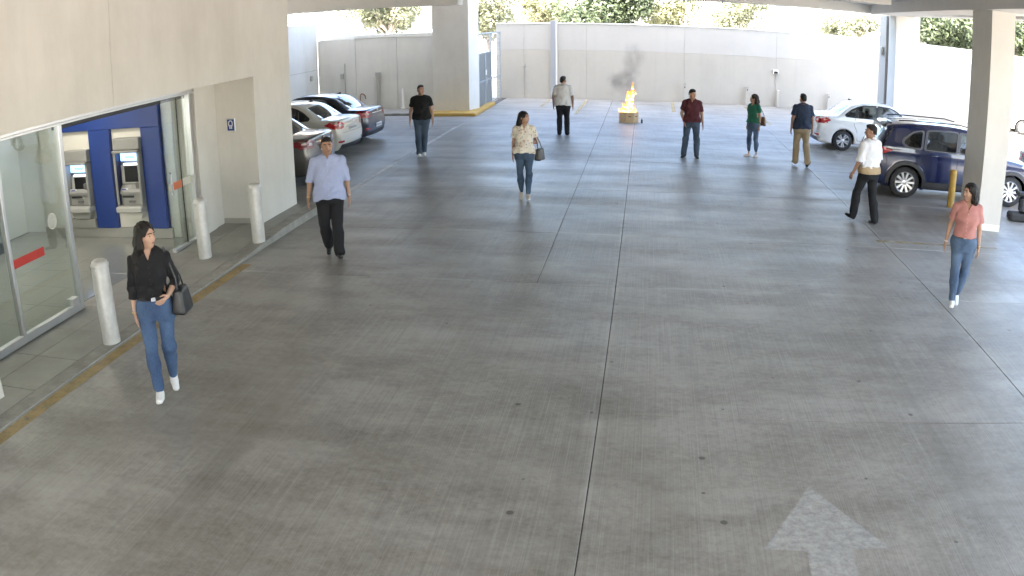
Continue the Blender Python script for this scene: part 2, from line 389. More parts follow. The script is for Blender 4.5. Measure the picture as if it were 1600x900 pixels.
# storefront -------------------------------------------------------------------
sf = empty('glass_storefront', (-7.1,8,0)); tag(sf, 'aluminium framed glass sliding entrance of the bank, middle leaf open', 'storefront')
def spart(name, m, *boxes, par=None, b=.004):
    mb = MB()
    for q in boxes: mb.bbox(*q, b=b)
    o = mb.build(name, m, par or sf)
    if par is None: o.location = (7.1,-8,0)
    return o
spart('header_beam', M_ALU, (-7.20,-7.0,5.64,11.54,2.47,2.612), (-7.0,-6.97,5.64,11.54,2.47,2.50), (-7.0,-6.97,5.64,11.54,2.57,2.60))
spart('door_track', M_BLACK, (-7.22,-7.12,8.2,11.5,2.40,2.468))
M_GLASSG = glass('greenish_door_glass', (.90,.945,.93), 1.25)
d1 = spart('door_leaf', M_GLASSG, (-7.105,-7.095,6.98,8.20,.10,2.47))
spart('door_stile', M_ALU, (-7.14,-7.06,8.16,8.235,.02,2.47), par=d1); spart('door_stile', M_ALU, (-7.14,-7.06,6.93,6.985,.02,2.47), par=d1)
spart('bottom_rail', M_ALU, (-7.145,-7.055,6.985,8.158,.022,.12), par=d1)
spart('lock_box', M_ALU, (-7.16,-7.04,7.98,8.12,.12,.22), par=d1)
d0 = spart('fixed_pane', M_GLASSG, (-7.108,-7.098,5.64,6.92,.10,2.47)); spart('bottom_rail', M_ALU, (-7.15,-7.05,5.64,6.925,.022,.12), par=d0)
d2 = spart('door_leaf', M_GLASSG, (-7.085,-7.075,10.70,11.16,.10,2.45)); spart('bottom_rail', M_ALU, (-7.12,-7.04,10.70,11.47,.022,.11), par=d2)
d3 = spart('fixed_pane', M_GLASSG, (-7.115,-7.105,11.12,11.47,.10,2.45)); spart('pane_edge', M_BLACK, (-7.09,-7.07,11.13,11.15,.11,2.44), par=d3)
spart('frame_post', M_ALU, (-7.16,-7.04,11.47,11.555,.02,2.47))
M_RED = mat('red_film', (.55,.045,.035), .4); M_ORG = mat('orange_film', (.62,.16,.07), .4); M_FROST = mat('frosted_film', (.62,.60,.52), .5)
spart('red_safety_film', M_RED, (-7.093,-7.0905,7.0,7.62,.93,1.04), par=d1)
spart('frosted_safety_film', M_FROST, (-7.073,-7.0705,10.72,10.86,1.02,1.14), par=d2); spart('orange_safety_film', M_ORG, (-7.073,-7.0705,10.861,11.12,1.02,1.14), par=d2)
spart('frosted_safety_film', M_FROST, (-7.103,-7.1005,11.16,11.46,1.02,1.14), par=d3)
mb = MB().tube([(-7.05,10.745,1.32),(-7.02,10.745,1.30),(-7.02,10.745,.98),(-7.05,10.745,.96)], .013, 8); o = mb.build('handle', M_CHROME, d2, 40)
# round white sticker on the door
mb = MB()
for r0,r1 in ((.075,.09),(.055,.062)):
    v=[];f=[]; n=28
    for k in range(n):
        a=2*math.pi*k/n; v += [(-7.089,7.86+r0*math.cos(a),1.30+1.15*r0*math.sin(a)),(-7.089,7.86+r1*math.cos(a),1.30+1.15*r1*math.sin(a))]
    for k in range(n): k2=(k+1)%n; f.append((2*k,2*k+1,2*k2+1,2*k2))
    mb.add(v,f)
for k,(a,b) in enumerate(((-.045,.05),(-.05,.045),(-.03,.035))):
    z = 1.335-.034*k; mb.add([(-7.089,7.86+a,z-.008+a*.3),(-7.089,7.86+b,z-.008+b*.3),(-7.089,7.86+b,z+.008+b*.3),(-7.089,7.86+a,z+.008+a*.3)],[(0,1,2,3)])
mb.build('sticker', M_WHITE, d1)

# blue cash machine wall -------------------------------------------------------
M_BLUE = mat('blue_panel', (.014,.045,.22), .33, noise=.06, nscale=2)
aw = empty('cash_machine_wall', (-8.9,11.6,0)); tag(aw, 'deep blue panel wall framing two cash machines in the lobby', 'wall panel')
def apart(name, m, *boxes, par=None, b=.006):
    mb = MB()
    for q in boxes: mb.bbox(*q, b=b)
    o = mb.build(name, m, par or aw)
    if par is None: o.location = (8.9,-11.6,0)
    return o
apart('blue_panel', M_BLUE, (-10.05,-7.76,11.60,11.70,1.95,2.36)); apart('blue_panel', M_BLUE, (-9.33,-8.85,11.602,11.70,.20,1.948))
apart('blue_panel', M_BLUE, (-8.155,-7.76,11.602,11.70,.20,1.948))
M_NICHE = mat('white_laminate', (.70,.68,.62), .4, noise=.03, nscale=3)
M_GREYL = mat('grey_laminate', (.38,.375,.345), .45, noise=.06, nscale=4)
apart('niche_back', M_NICHE, (-8.848,-8.157,11.68,11.74,.20,1.948)); apart('niche_back', M_NICHE, (-10.046,-9.332,11.68,11.74,.20,1.948))
apart('plinth', M_GREYL, (-10.7,-7.7,11.64,11.74,.02,.198))
apart('backing', M_LOB, (-10.7,-7.32,11.76,11.94,.02,2.88))
apart('side_panel', M_NICHE, (-7.74,-7.55,11.70,11.75,.02,2.4)); apart('side_panel', M_GREYL, (-7.545,-7.32,11.70,11.75,.02,2.4))
M_ATM = mat('atm_grey', (.30,.30,.285), .42, noise=.05, nscale=9); M_ATMD = mat('atm_dark_grey', (.15,.15,.145), .45); M_ATML = mat('atm_light_grey', (.45,.45,.42), .4)
M_SCR = mat('dark_screen', (.012,.012,.014), .12)
M_TOP = emit('lit_sign_face', (.16,.34,.72), .55); M_SCRIPT = mat('sign_script_blue', (.02,.06,.25), .5)
M_STK = mat('sticker_white', (.7,.7,.72), .5); M_STKB = mat('sticker_blue', (.03,.05,.3), .5); M_SLOT = emit('lit_slot', (.9,.95,1), .35)
def atm(x0, x1, ztop, label, hood):
    a = empty('cash_machine', ((x0+x1)/2,11.6,0)); tag(a, label, 'cash machine', 'cash machines in the blue wall')
    w = x1-x0; h = w/2
    def q(name, m, *boxes, par=None, b=.006, smooth=None):
        mb = MB()
        for s in boxes: mb.bbox(*s, b=b)
        return mb.build(name, m, par or a)
    zb = .62
    q('side_cheek', M_ATM, (-h,-h+.05,-.10,.10,zb,ztop-.20), b=.012); q('side_cheek', M_ATM, (h-.05,h,-.10,.10,zb,ztop-.20), b=.012)
    q('top_cover', M_ATM, (-h,h,-.07,.10,ztop-.20,ztop), b=.01)
    q('hood', M_ATM, (-h,h,-.13,.10,ztop-.25,ztop-.205), b=.012)
    q('recess', M_ATMD, (-h+.05,h-.05,.06,.10,zb,ztop-.25))
    s = q('lit_sign', M_TOP, (-h+.10,h-.055,-.005,.055,ztop-.40,ztop-.265))
    mb = MB(); zs = ztop-.335
    mb.tube([(-.07+.018*i, -.010, zs+.022*math.sin(i*1.9)) for i in range(12)], .006, 5); mb.build('sign_script', M_SCRIPT, s)
    q('slot_light', M_SLOT, (-h+.14,h-.06,.01,.055,ztop-.475,ztop-.45))
    bez = q('screen_bezel', M_ATML, (-h+.07,h-.055,.02,.058,ztop-.80,ztop-.48)); q('screen', M_SCR, (-h+.15,h-.075,.012,.02,ztop-.77,ztop-.49), par=bez, b=.003)
    sh = MB().prism([(-.02,zb+.30),(.058,ztop-.80),(.058,zb+.20),(-.06,zb+.20),(-.06,zb+.24)], -h+.055, h-.055, 'X').build('keypad_shelf', M_ATM, a)
    mb = MB()
    for i in range(4):
        for j in range(3):
            x = -.02+i*.035; y = .035-j*.03; z = zb+.345+.0-.0
            yy = .03-j*.028; zz = ztop-.80-.012-(.058-yy)*1.15*.62
            mb.bbox(x,x+.026,yy-.011,yy+.011,zz-.01,zz+.022,.003)
    mb.build('key', M_ATML, sh)
    q('sticker', M_STK, (-h+.08,-.06,-.035,-.028,zb+.225,zb+.295), par=sh, b=.001); q('sticker', M_STKB, (-h+.09,-.10,-.04,-.036,zb+.255,zb+.29), par=sh, b=.001)
    q('card_reader', M_ATMD, (h-.16,h-.07,-.05,.03,zb+.30,zb+.40), b=.01)
    q('cash_slot', M_BLACK, (-h+.09,.06,-.045,.058,zb+.135,zb+.17), b=.004)
    q('receipt_slot', M_ATMD, (-.05,.08,-.06,.058,zb+.05,zb+.09), b=.004); q('lower_face', M_ATM, (-h+.052,h-.052,-.03,.058,zb+.001,zb+.20), b=.008)
    q('tray', M_ATML, (-h,h,-.17,.10,zb-.11,zb-.004), b=.02)
    MB().prism([(-h+.05,zb-.115),(h-.05,zb-.115),(h-.10,zb-.24),(-h+.12,zb-.24)], -.06, .085, 'Y').build('lower_scoop', M_GREYL if not hood else M_NICHE, a)
    if not hood: q('base_cabinet', M_GREYL, (-h,h,-.02,.10,.205,zb-.25), b=.006)
    else: q('privacy_shield', mat('dark_blue_film',(.010,.014,.06),.3), (-h+.052,-h+.062,-.09,.058,zb+.02,ztop-.27), b=.002)
    return a
atm(-8.73,-8.165,1.79,'grey cash machine in the middle of the blue wall, nearest the entrance opening', True)
atm(-9.93,-9.36,1.62,'grey cash machine deeper in the lobby, seen beside the aluminium door post', False)

# things in the lobby seen through the left door leaf
k = empty('information_kiosk', (-9.7,9.6,0)); tag(k, 'grey information kiosk with a paper notice, seen through the glass door', 'kiosk')
k.location = (-11.1,10.3,0)
MB().bbox(-.25,.25,-.30,.30,.02,2.05,.02).build('cabinet', mat('kiosk_grey',(.16,.17,.16),.45), k); MB().box(.251,.256,-.10,.12,1.45,1.75).build('paper_notice', M_STK, k); MB().bbox(-.26,.27,-.31,.31,.02,.22,.01).build('black_base', M_BLACK, k)
c = empty('lobby_column', (-10.6,9.35,0)); tag(c, 'slim cream column inside the lobby behind the glass door', 'column')
MB().bbox(-.14,.14,-.14,.14,.02,2.9,.01).build('shaft', M_LOB, c); MB().bbox(.141,.165,-.035,.035,1.15,1.24,.004).build('switch', M_BLACK, c); MB().bbox(-.15,.15,-.15,.15,.02,.14,.006).build('skirting', M_GREYL, c)

# small blue pictogram sign on the entrance return wall
sg = empty('wall_sign', (-6.72,12.298,1.83)); tag(sg, 'small blue sign with a white pictogram beside the bank entrance', 'sign')
MB().bbox(-.085,.085,-.02,0,-.115,.115,.006).build('frame', M_ALU, sg); MB().bbox(-.066,.066,-.026,-.019,-.095,.095,.003).build('blue_plate', M_BLUE, sg)
mb = MB(); n=16
v=[];f=[]
for kx in range(n+1):
    a=math.pi*kx/n; v += [(.026*math.cos(a),-.028,.035+.030*math.sin(a)),(.044*math.cos(a),-.028,.035+.045*math.sin(a))]
for kx in range(n): f.append((2*kx,2*kx+1,2*kx+3,2*kx+2))
mb.add(v,f).box(-.044,-.026,-.029,-.027,.0,.035).box(.026,.044,-.029,-.027,.0,.035).box(-.04,.04,-.029,-.027,-.02,-.002).box(-.026,-.004,-.029,-.027,-.065,-.022).box(.006,.028,-.029,-.027,-.065,-.022)
mb.build('pictogram', M_STK, sg)

# steel bollards by the kerb
def bollard(x,y,h,r,label,m=M_STEEL,group='steel bollards along the bank kerb'):
    b = empty('bollard', (x,y,ramp(y) if x<-5.6 else 0)); tag(b, label, 'bollard', group)
    MB().lathe([(r,0),(r,h-r*.8),(r*.985,h-r*.55),(r*.9,h-r*.28),(r*.68,h-r*.1),(r*.35,h-.012),(0.001,h)], 28).build('post', m, b, 50)
    if m is M_STEEL:
        MB().lathe([(r+.006,h-.085),(r+.007,h-.075),(r+.007,h-.06),(r+.002,h-.055)],28).build('cap_ring', m, b, 50)
        MB().bbox(-.012,.012,-r-.008,-r+.01,h-.16,h-.11,.004).build('bolt', M_STEEL, b)
    return b
bollard(-5.88,7.24,1.01,.108,'nearest steel bollard, beside the woman in black')
bollard(-6.42,10.55,.93,.105,'middle steel bollard in front of the right glass pane')
bollard(-5.86,11.33,.95,.105,'farthest steel bollard on the kerb below the blue wall sign')
bollard(6.58,16.25,.80,.075,'yellow painted bollard beside the near column',M_YELLOW,'yellow bollards')

# roof, beams and columns of the hall ------------------------------------------
hall = empty('parking_building', (0,10,0)); tag(hall, 'concrete building over the parking hall: slab, beams and unseen storeys added for shade', 'building')
def hpart(name, m, *boxes, b=.012):
    mb = MB()
    for q in boxes: mb.bbox(*q, b=b)
    o = mb.build(name, m, hall); o.location = (0,-10,0); return o
hpart('roof_slab', M_CEIL, (-30,8.9,-8,27.2,4.40,4.7), (-8.2,-6.0,27.2,30.1,4.40,4.7))
hpart('edge_beam', M_CEIL, (-5.99,8.9,26.55,27.25,4.12,4.9)); hpart('edge_beam', M_CEIL, (-8.2,-6.0,29.45,30.1,4.2,4.9)); hpart('edge_beam', M_CEIL, (-30,-6.0,26.5,27.25,3.92,4.9)); hpart('edge_beam', M_CEIL, (-8.2,-7.6,27.26,29.44,4.15,4.9)); hpart('edge_beam', M_CEIL, (8.3,8.88,-7.9,26.5,4.14,4.9))
hpart('cross_beam', M_CEIL, (-30,5.9,19.3,19.9,4.16,4.395)); hpart('cross_beam', M_CEIL, (-30,5.9,8.6,9.2,4.16,4.395))
o = MB().prism([(5.72,8),(6.75,8),(8.2,26.5),(7.38,26.5)],4.10,4.398).build('column_beam', M_CEIL, hall); o.location=(0,-10,0)
hpart('conduit', M_STEEL, (-12,-6.3,27.4,27.46,4.30,4.36))
hpart('shade_storeys', M_WALL, (-30,8.88,17,27.2,4.71,19.5))  # unseen storeys put in to shade the yard, cut back for sun at right
def column(name, poly, h, label, groove=None, base=True):
    cx = sum(p[0] for p in poly)/len(poly); cy = sum(p[1] for p in poly)/len(poly)
    c = empty(name, (cx,cy,0)); tag(c, label, 'column', 'concrete columns of the parking hall')
    q = [(x-cx,y-cy) for x,y in poly]
    MB().prism(q,0.0,h).build('shaft', M_WALL, c)
    if base: MB().prism([(x*1.012,y*1.008) for x,y in q],0.001,.13).build('skirting', M_WHITE, c)
    return c
column('column', [(6.43,14.36),(6.90,14.28),(7.05,15.52),(6.55,15.62)], 4.11, 'near cream column beside the dark blue car and the woman in pink')
c2 = column('column', [(8.17,26.1),(8.98,26.02),(9.1,27.3),(8.3,27.36)], 4.13, 'far cream column behind the white sedan', base=False)
MB().prism([(-.42,.72),(.1,.70),(.2,1.95),(-.28,2.0)],0,4.12).build('pilaster', M_WALLG, c2); MB().bbox(-.50,-.44,.95,1.25,2.75,3.05,.01).build('junction_box', M_GREYL, c2)
column('column', [(-7.58,29.23),(-6.24,29.20),(-6.05,30.08),(-7.4,30.1)], 4.5, 'broad cream column beside the steel gate')
yk = empty('yellow_kerb', (-7.2,28.6,0)); tag(yk, 'low kerb painted yellow around the foot of the broad column', 'kerb')
MB().bbox(-.55,1.38,-.35,.58,0,.11,.015).bbox(.95,1.36,.581,3.6,0,.12,.015).build('kerb_stone', M_YELLOW, yk)
MB().bbox(-5.0,-.56,-.1,1.35,0,.10,.015).build('bare_kerb_stone', M_KERB, yk)

# boundary walls ---------------------------------------------------------------
M_WALLU = mat('upper_wall_paint', (.43,.42,.405), .8, noise=.05, nscale=.9, bump=.12, bscale=50, dirt=(.33,.325,.315), dscale=.3, damt=.3, kstreak=.08)
bw = empty('back_wall', (0,35.1,0)); tag(bw, 'long white boundary wall of panels at the far end of the yard', 'wall')
xs = [-6.3,-5.1,-2.45,1.68,5.62,9.6,12.35,16.6,21,26,31]
for a,b in zip(xs,xs[1:]):
    MB().bbox(a+.003,b-.003,0,.2,0,2.097,.006).build('panel', M_WALLG, bw); MB().bbox(a+.003,b-.003,.012,.2,2.103,3.22,.006).build('panel', M_WALLU, bw)
MB().box(-6.3,31,.03,.19,.01,3.2).build('wall_core', M_GREYL, bw)
MB().bbox(-6.3,31,-.02,0.22,3.222,3.27,.01).build('coping', M_WHITE, bw)
lw = empty('side_yard_wall', (-10,30.1,0)); tag(lw, 'beige wall with pale coping behind the parked sedans', 'wall')
for a,b in ((-2.42,-.86),(-.85,.8),(.81,2.45)): MB().bbox(a,b,.0,.2,0,2.84,.006).build('panel', M_WALL, lw)
MB().bbox(-.9,2.45,-.03,.23,2.845,2.98,.012).build('coping', M_WHITE, lw); MB().bbox(-2.42,-.78,.35,.55,0,3.62,.01).build('raised_block', M_WHITE, lw)
ew = empty('end_wall', (-12.5,22,0)); tag(ew, 'tall beige wall at the left end of the sedan bays', 'wall')
for a,b in ((-8.2,-3),(-2.99,2.3),(2.31,8.09)):
    MB().bbox(-.15,.08,a,b,0,1.69,.006).build('panel', M_WALL, ew); MB().bbox(-.15,.08,a,b,1.698,3.5,.006).build('panel', M_WALL, ew)
MB().box(-.14,.07,-8.2,8.08,.01,3.45).build('wall_core', M_JOINT, ew)

# wall fittings
def fit(name, label, x, y, z, cat, build):
    f = empty(name, (x,y,z)); tag(f, label, cat); build(f); return f
def post(h, w, m=M_WHITE, cap=True):
    def b(f):
        MB().bbox(-w/2,w/2,-w/2,w/2,0,h,.012).build('post', m, f)
        if cap: MB().bbox(-w*.58,w*.58,-w*.58,w*.58,h-.001,h+.02,.006).build('cap', m, f); MB().bbox(-.02,.02,-w/2-.006,-w/2+.004,h-.16,h-.09,.003).build('badge', M_BLACK, f)
    return b
fit('wall_post','white post at the back wall behind the man in maroon',1.71,34.9,0,'post',post(.78,.10,M_WALLG))
fit('wall_post','white post at the back wall with a black badge left of the woman in green',4.37,34.9,0,'post',post(.80,.13,M_WALLG))
fit('wall_post','white post at the back wall right of the woman in green',5.72,34.9,0,'post',post(.74,.14,M_WALLG,False))
fit('wall_post','white post at the back wall above the white sedan trunk',7.95,34.9,0,'post',post(.72,.12,M_WALLG))
def lampbox(f):
    MB().bbox(-.11,.11,-.12,0,-.09,.09,.015).build('housing', M_WHITE, f); MB().bbox(-.08,.08,-.135,-.121,-.075,.03,.008).build('lens', M_BLACK, f); MB().tube([(0,-.03,-.09),(0,-.03,-.62)],.012,6).build('conduit', M_GREYL, f)
fit('wall_lamp','small dark fronted box lamp on the back wall right of the woman in green',5.6,35.1,1.5,'lamp',lampbox)
def jbox(f): MB().bbox(-.05,.05,-.06,0,-.07,.07,.01).build('box', M_GREYL, f); MB().tube([(0,-.03,-.07),(0,-.03,-1.3)],.016,6).build('conduit', M_WALLG, f)
fit('junction_box','small junction box with conduit on the back wall left of the pole',-5.1,35.1,1.45,'junction box',jbox)
def wsign(f): MB().bbox(-.10,.10,-.02,0,-.14,.14,.008).build('frame', M_GREYL, f); MB().bbox(-.05,.05,-.026,-.019,-.10,.10,.004).build('plate', M_WHITE, f); MB().box(-.012,.012,-.03,-.025,-.07,.08).build('mark', M_BLACK, f)
fit('wall_plate','small framed number plate on the sunlit end of the back wall',14.1,35.1,.95,'sign',wsign)
def steelpole(f): MB().bbox(-.13,.08,-.10,.0,0,3.36,.012).build('flange', mat('blue_grey_steel',(.30,.32,.35),.5,.2), f); MB().bbox(.085,.15,-.08,-.01,0,3.36,.01).build('white_pipe', M_WHITE, f)
fit('steel_pole','blue grey steel pole against the back wall behind the man in white',-3.83,35.08,0,'pole',steelpole)
fit('wall_post','tall beige post with a box on top at the wall behind the dark blue sedan',-9.93,30.0,0,'post',lambda f:(MB().bbox(-.06,.06,-.06,.06,0,1.38,.01).build('post',M_WALLG,f), MB().bbox(-.09,.09,-.09,.07,1.36,1.52,.012).build('box',M_GREYL,f)))
fit('wall_switch','grey switch box with a thin conduit on the beige wall above the sedans',-11.42,30.1,1.40,'switch box',lambda f:(MB().bbox(-.07,.07,-.07,0,-.10,.10,.01).build('box',M_GREYL,f), MB().tube([(.12,-.03,.5),(.12,-.03,-1.38)],.018,6).build('conduit',M_GREYL,f)))
fit('wall_switch','small square box on the tall end wall',-12.41,29.3,1.42,'switch box',lambda f: MB().bbox(0,.07,-.08,.08,-.09,.09,.01).build('box',M_GREYL,f))
fit('wall_post','short white tapered post at the beige wall left of the man in the black shirt',-8.95,29.95,.11,'post',lambda f:(MB().lathe([(.085,0),(.08,.05),(.05,.09),(.04,.72),(.03,.76),(.001,.77)],12).build('post',M_WHITE,f,40),))
fit('water_pipe','bent copper coloured water pipe on the beige wall',-10.7,30.06,0,'pipe',lambda f: MB().tube([(0,0,0),(0,0,.62),(.04,0,.70),(.12,0,.70),(.2,0,.62),(.22,0,.5)],.022,8).build('pipe',mat('pipe_rust',(.30,.16,.10),.6),f,40))

# steel gate -------------------------------------------------------------------
gt = empty('steel_gate', (-6.1,30.2,0)); tag(gt, 'grey blue double gate with glazed leaves and wire mesh above', 'gate')
M_GATE = mat('gate_frame_paint', (.34,.38,.42), .45, .4); M_PANE = mat('ribbed_blue_grey_sheet', (.15,.175,.19), .35, noise=.1, nscale=6)
for a,b in ((.03,1.28),(1.32,2.56)):
    lf_ = MB().bbox(-.03,.03,a,a+.06,.04,2.15,.006).bbox(-.03,.03,b-.06,b,.04,2.15,.006).bbox(-.028,.028,a,b,.04,.12,.006).bbox(-.028,.028,a,b,1.0,1.07,.006).bbox(-.028,.028,a,b,2.08,2.149,.006).build('leaf_frame', M_GATE, gt)
    MB().box(-.008,.008,a+.06,b-.06,.12,1.0).build('sheet', M_PANE, lf_); MB().box(-.008,.008,a+.06,b-.06,1.07,2.08).build('sheet', M_PANE, lf_)
MB().bbox(.03,.06,1.2,1.4,1.25,1.45,.005).build('notice', M_WHITE, gt); MB().tube([(.05,1.34,.9),(.08,1.34,.92),(.08,1.34,1.12),(.05,1.34,1.14)],.012,6).build('handle', M_CHROME, gt)
MB().bbox(-.035,.035,4.6,4.68,0,2.9,.006).bbox(-.03,.03,0,4.68,2.84,2.9,.006).bbox(-.03,.03,2.58,4.6,1.0,1.04,.006).bbox(-.03,.03,2.57,2.62,0,2.84,.006).build('outer_frame', M_GATE, gt)
mb = MB()
for i in range(32): y=.05+i*.145; mb.box(-.004,.004,y,y+.008,2.16 if y<2.56 else .02,2.84)
for i in range(20):
    z=.1+i*.14; mb.box(-.004,.004,.02 if z>2.16 else 2.6,4.6,z,z+.008)
tag(mb.build('wire_mesh', M_STEEL, gt), None, None, None, 'stuff')
# ================================================================== SMOOTH SOLIDS (signed distance volumes meshed with surface nets)
F32 = np.float32
class Vol:
    def __init__(s, lo, hi, h):
        s.lo = np.array(lo, float); s.h = h; n = [int(math.ceil((b-a)/h))+1 for a,b in zip(lo,hi)]
        s.n = n; s.v = np.full(n, 5.0, F32); s.ax = [(s.lo[i]+h*np.arange(n[i])).astype(F32) for i in range(3)]
    def win(s, lo, hi):
        sl = []
        for i in range(3):
            a = max(0, int(math.floor((lo[i]-s.lo[i])/s.h))); b = min(s.n[i], int(math.ceil((hi[i]-s.lo[i])/s.h))+1)
            if b <= a: return None
            sl.append(slice(a,b))
        X = s.ax[0][sl[0]][:,None,None]; Y = s.ax[1][sl[1]][None,:,None]; Z = s.ax[2][sl[2]][None,None,:]
        return tuple(sl), X, Y, Z
    def add(s, f, lo, hi, k=.01):
        p = k+3*s.h; w = s.win([a-p for a in lo], [b+p for b in hi])
        if w is None: return s
        sl, X, Y, Z = w; d = f(X,Y,Z); a = s.v[sl]
        if k > 0: q = np.maximum(k-np.abs(a-d),0)/k; s.v[sl] = np.minimum(a,d)-q*q*k*.25
        else: s.v[sl] = np.minimum(a,d)
        return s
    def cut(s, f, lo=None, hi=None, k=.004):       # remove the inside of f
        w = s.win(lo if lo is not None else s.lo, hi if hi is not None else s.lo+s.h*np.array(s.n))
        if w is None: return s
        sl, X, Y, Z = w; d = -f(X,Y,Z); a = s.v[sl]
        if k > 0: q = np.maximum(k-np.abs(a-d),0)/k; s.v[sl] = np.maximum(a,d)+q*q*k*.25
        else: s.v[sl] = np.maximum(a,d)
        return s
    def disp(s, f):
        X = s.ax[0][:,None,None]; Y = s.ax[1][None,:,None]; Z = s.ax[2][None,None,:]
        m = np.abs(s.v) < .05; i = np.nonzero(m)
        s.v[i] += f(s.ax[0][i[0]], s.ax[1][i[1]], s.ax[2][i[2]]).astype(F32); return s
    # primitives
    def cone(s, a, b, r1, r2, k=.01):
        a = np.array(a,float); b = np.array(b,float); ba = b-a; L2 = float(ba@ba)+1e-12; r = max(r1,r2)
        def f(X,Y,Z):
            px,py,pz = X-F32(a[0]),Y-F32(a[1]),Z-F32(a[2])
            t = np.clip((px*F32(ba[0])+py*F32(ba[1])+pz*F32(ba[2]))/F32(L2),0,1)
            return np.sqrt((px-t*F32(ba[0]))**2+(py-t*F32(ba[1]))**2+(pz-t*F32(ba[2]))**2)-(F32(r1)+t*F32(r2-r1))
        return s.add(f, np.minimum(a,b)-r, np.maximum(a,b)+r, k)
    def ell(s, c, r, k=.01, Rm=None, cut=False):
        c = np.array(c,float); r = np.array(r,float); m = float(max(r))
        def f(X,Y,Z):
            x,y,z = X-F32(c[0]),Y-F32(c[1]),Z-F32(c[2])
            if Rm is not None:
                q = Rm; x,y,z = (F32(q[0][0])*x+F32(q[1][0])*y+F32(q[2][0])*z, F32(q[0][1])*x+F32(q[1][1])*y+F32(q[2][1])*z, F32(q[0][2])*x+F32(q[1][2])*y+F32(q[2][2])*z)
            k0 = np.sqrt((x/F32(r[0]))**2+(y/F32(r[1]))**2+(z/F32(r[2]))**2)+F32(1e-6)
            k1 = np.sqrt((x/F32(r[0]**2))**2+(y/F32(r[1]**2))**2+(z/F32(r[2]**2))**2)+F32(1e-6)
            return k0*(k0-1)/k1
        if cut: return s.cut(f, c-m-k-s.h*2, c+m+k+s.h*2, k)
        return s.add(f, c-m, c+m, k)
    def tower(s, tab, k=.02, cx=0., cy=0., inf=0., shear=(0,0)):   # stacked ellipses: rows (z, half x, half y, y offset)
        T = np.array(tab,float); z0,z1 = T[0,0],T[-1,0]
        def f(X,Y,Z):
            zz = np.clip(Z,z0,z1); wx = np.interp(zz,T[:,0],T[:,1]).astype(F32)+F32(inf); wy = np.interp(zz,T[:,0],T[:,2]).astype(F32)+F32(inf); oy = np.interp(zz,T[:,0],T[:,3]).astype(F32)
            x = X-F32(cx)-(zz-F32(z0))*F32(shear[0]); y = Y-F32(cy)-oy-(zz-F32(z0))*F32(shear[1])
            k0 = np.sqrt((x/wx)**2+(y/wy)**2)+F32(1e-6); k1 = np.sqrt((x/wx**2)**2+(y/wy**2)**2)+F32(1e-6)
            d = k0*(k0-1)/k1; dz = np.abs(Z-zz)
            return np.where(dz>0, np.sqrt(np.maximum(d,0)**2+dz*dz)+np.minimum(d,0)*0, d)
        m = max(T[:,1].max(),T[:,2].max())+inf+.1
        return s.add(f, (cx-m,cy-m-.05,z0), (cx+m,cy+m+.05,z1), k)
    def nets(s):
        v = s.v; S_ = v < 0; n = [a-1 for a in v.shape]
        c = np.zeros(n, np.uint8)
        offs = [(i,j,k) for i in (0,1) for j in (0,1) for k in (0,1)]
        for i,j,k in offs: c += S_[i:i+n[0],j:j+n[1],k:k+n[2]]
        I,Jx,K = np.nonzero((c>0)&(c<8))
        P = np.zeros((len(I),3)); cnt = np.zeros(len(I))
        for a in offs:
            for axis in range(3):
                if a[axis]: continue
                b = list(a); b[axis] = 1
                va = v[I+a[0],Jx+a[1],K+a[2]]; vb = v[I+b[0],Jx+b[1],K+b[2]]
                m = (va<0) != (vb<0)
                t = np.where(m, va/np.where(m,va-vb,1), 0)
                for q in range(3): P[:,q] += np.where(m, (a[q] + (t if q==axis else 0)), 0)
                cnt += m
        P = P/cnt[:,None]+np.stack([I,Jx,K],1); P = P*s.h+s.lo
        idx = np.full(n, -1, np.int32); idx[I,Jx,K] = np.arange(len(I))
        quads = []
        for axis in range(3):
            A = [slice(None)]*3; B = [slice(None)]*3; A[axis] = slice(0,-1); B[axis] = slice(1,None)
            d = S_[tuple(A)] != S_[tuple(B)]
            u,w = (axis+1)%3,(axis+2)%3
            e = np.stack(np.nonzero(d),1)
            ok = (e[:,u]>0)&(e[:,w]>0)&(e[:,u]<n[u])&(e[:,w]<n[w])
            e = e[ok]; q = []
            for du,dw in ((1,1),(0,1),(0,0),(1,0)):
                g = e.copy(); g[:,u] -= du; g[:,w] -= dw; q.append(idx[g[:,0],g[:,1],g[:,2]])
            q = np.stack(q,1); fl = ~S_[e[:,0],e[:,1],e[:,2]]; q[fl] = q[fl][:,::-1]
            quads.append(q)
        return P, np.concatenate(quads)
    def mesh(s, name, relax=0):
        P,Q = s.nets(); return np_mesh(name, P, Q)
def np_mesh(name, P, Q):
    me = bpy.data.meshes.new(name); n = len(P); m = len(Q); w = Q.shape[1]
    me.vertices.add(n); me.vertices.foreach_set('co', np.ascontiguousarray(P, F32).ravel())
    me.loops.add(m*w); me.loops.foreach_set('vertex_index', np.ascontiguousarray(Q, np.int32).ravel())
    me.polygons.add(m); me.polygons.foreach_set('loop_start', np.arange(0,m*w,w,dtype=np.int32))
    me.update(calc_edges=True); me.validate(); me.shade_smooth(); return me
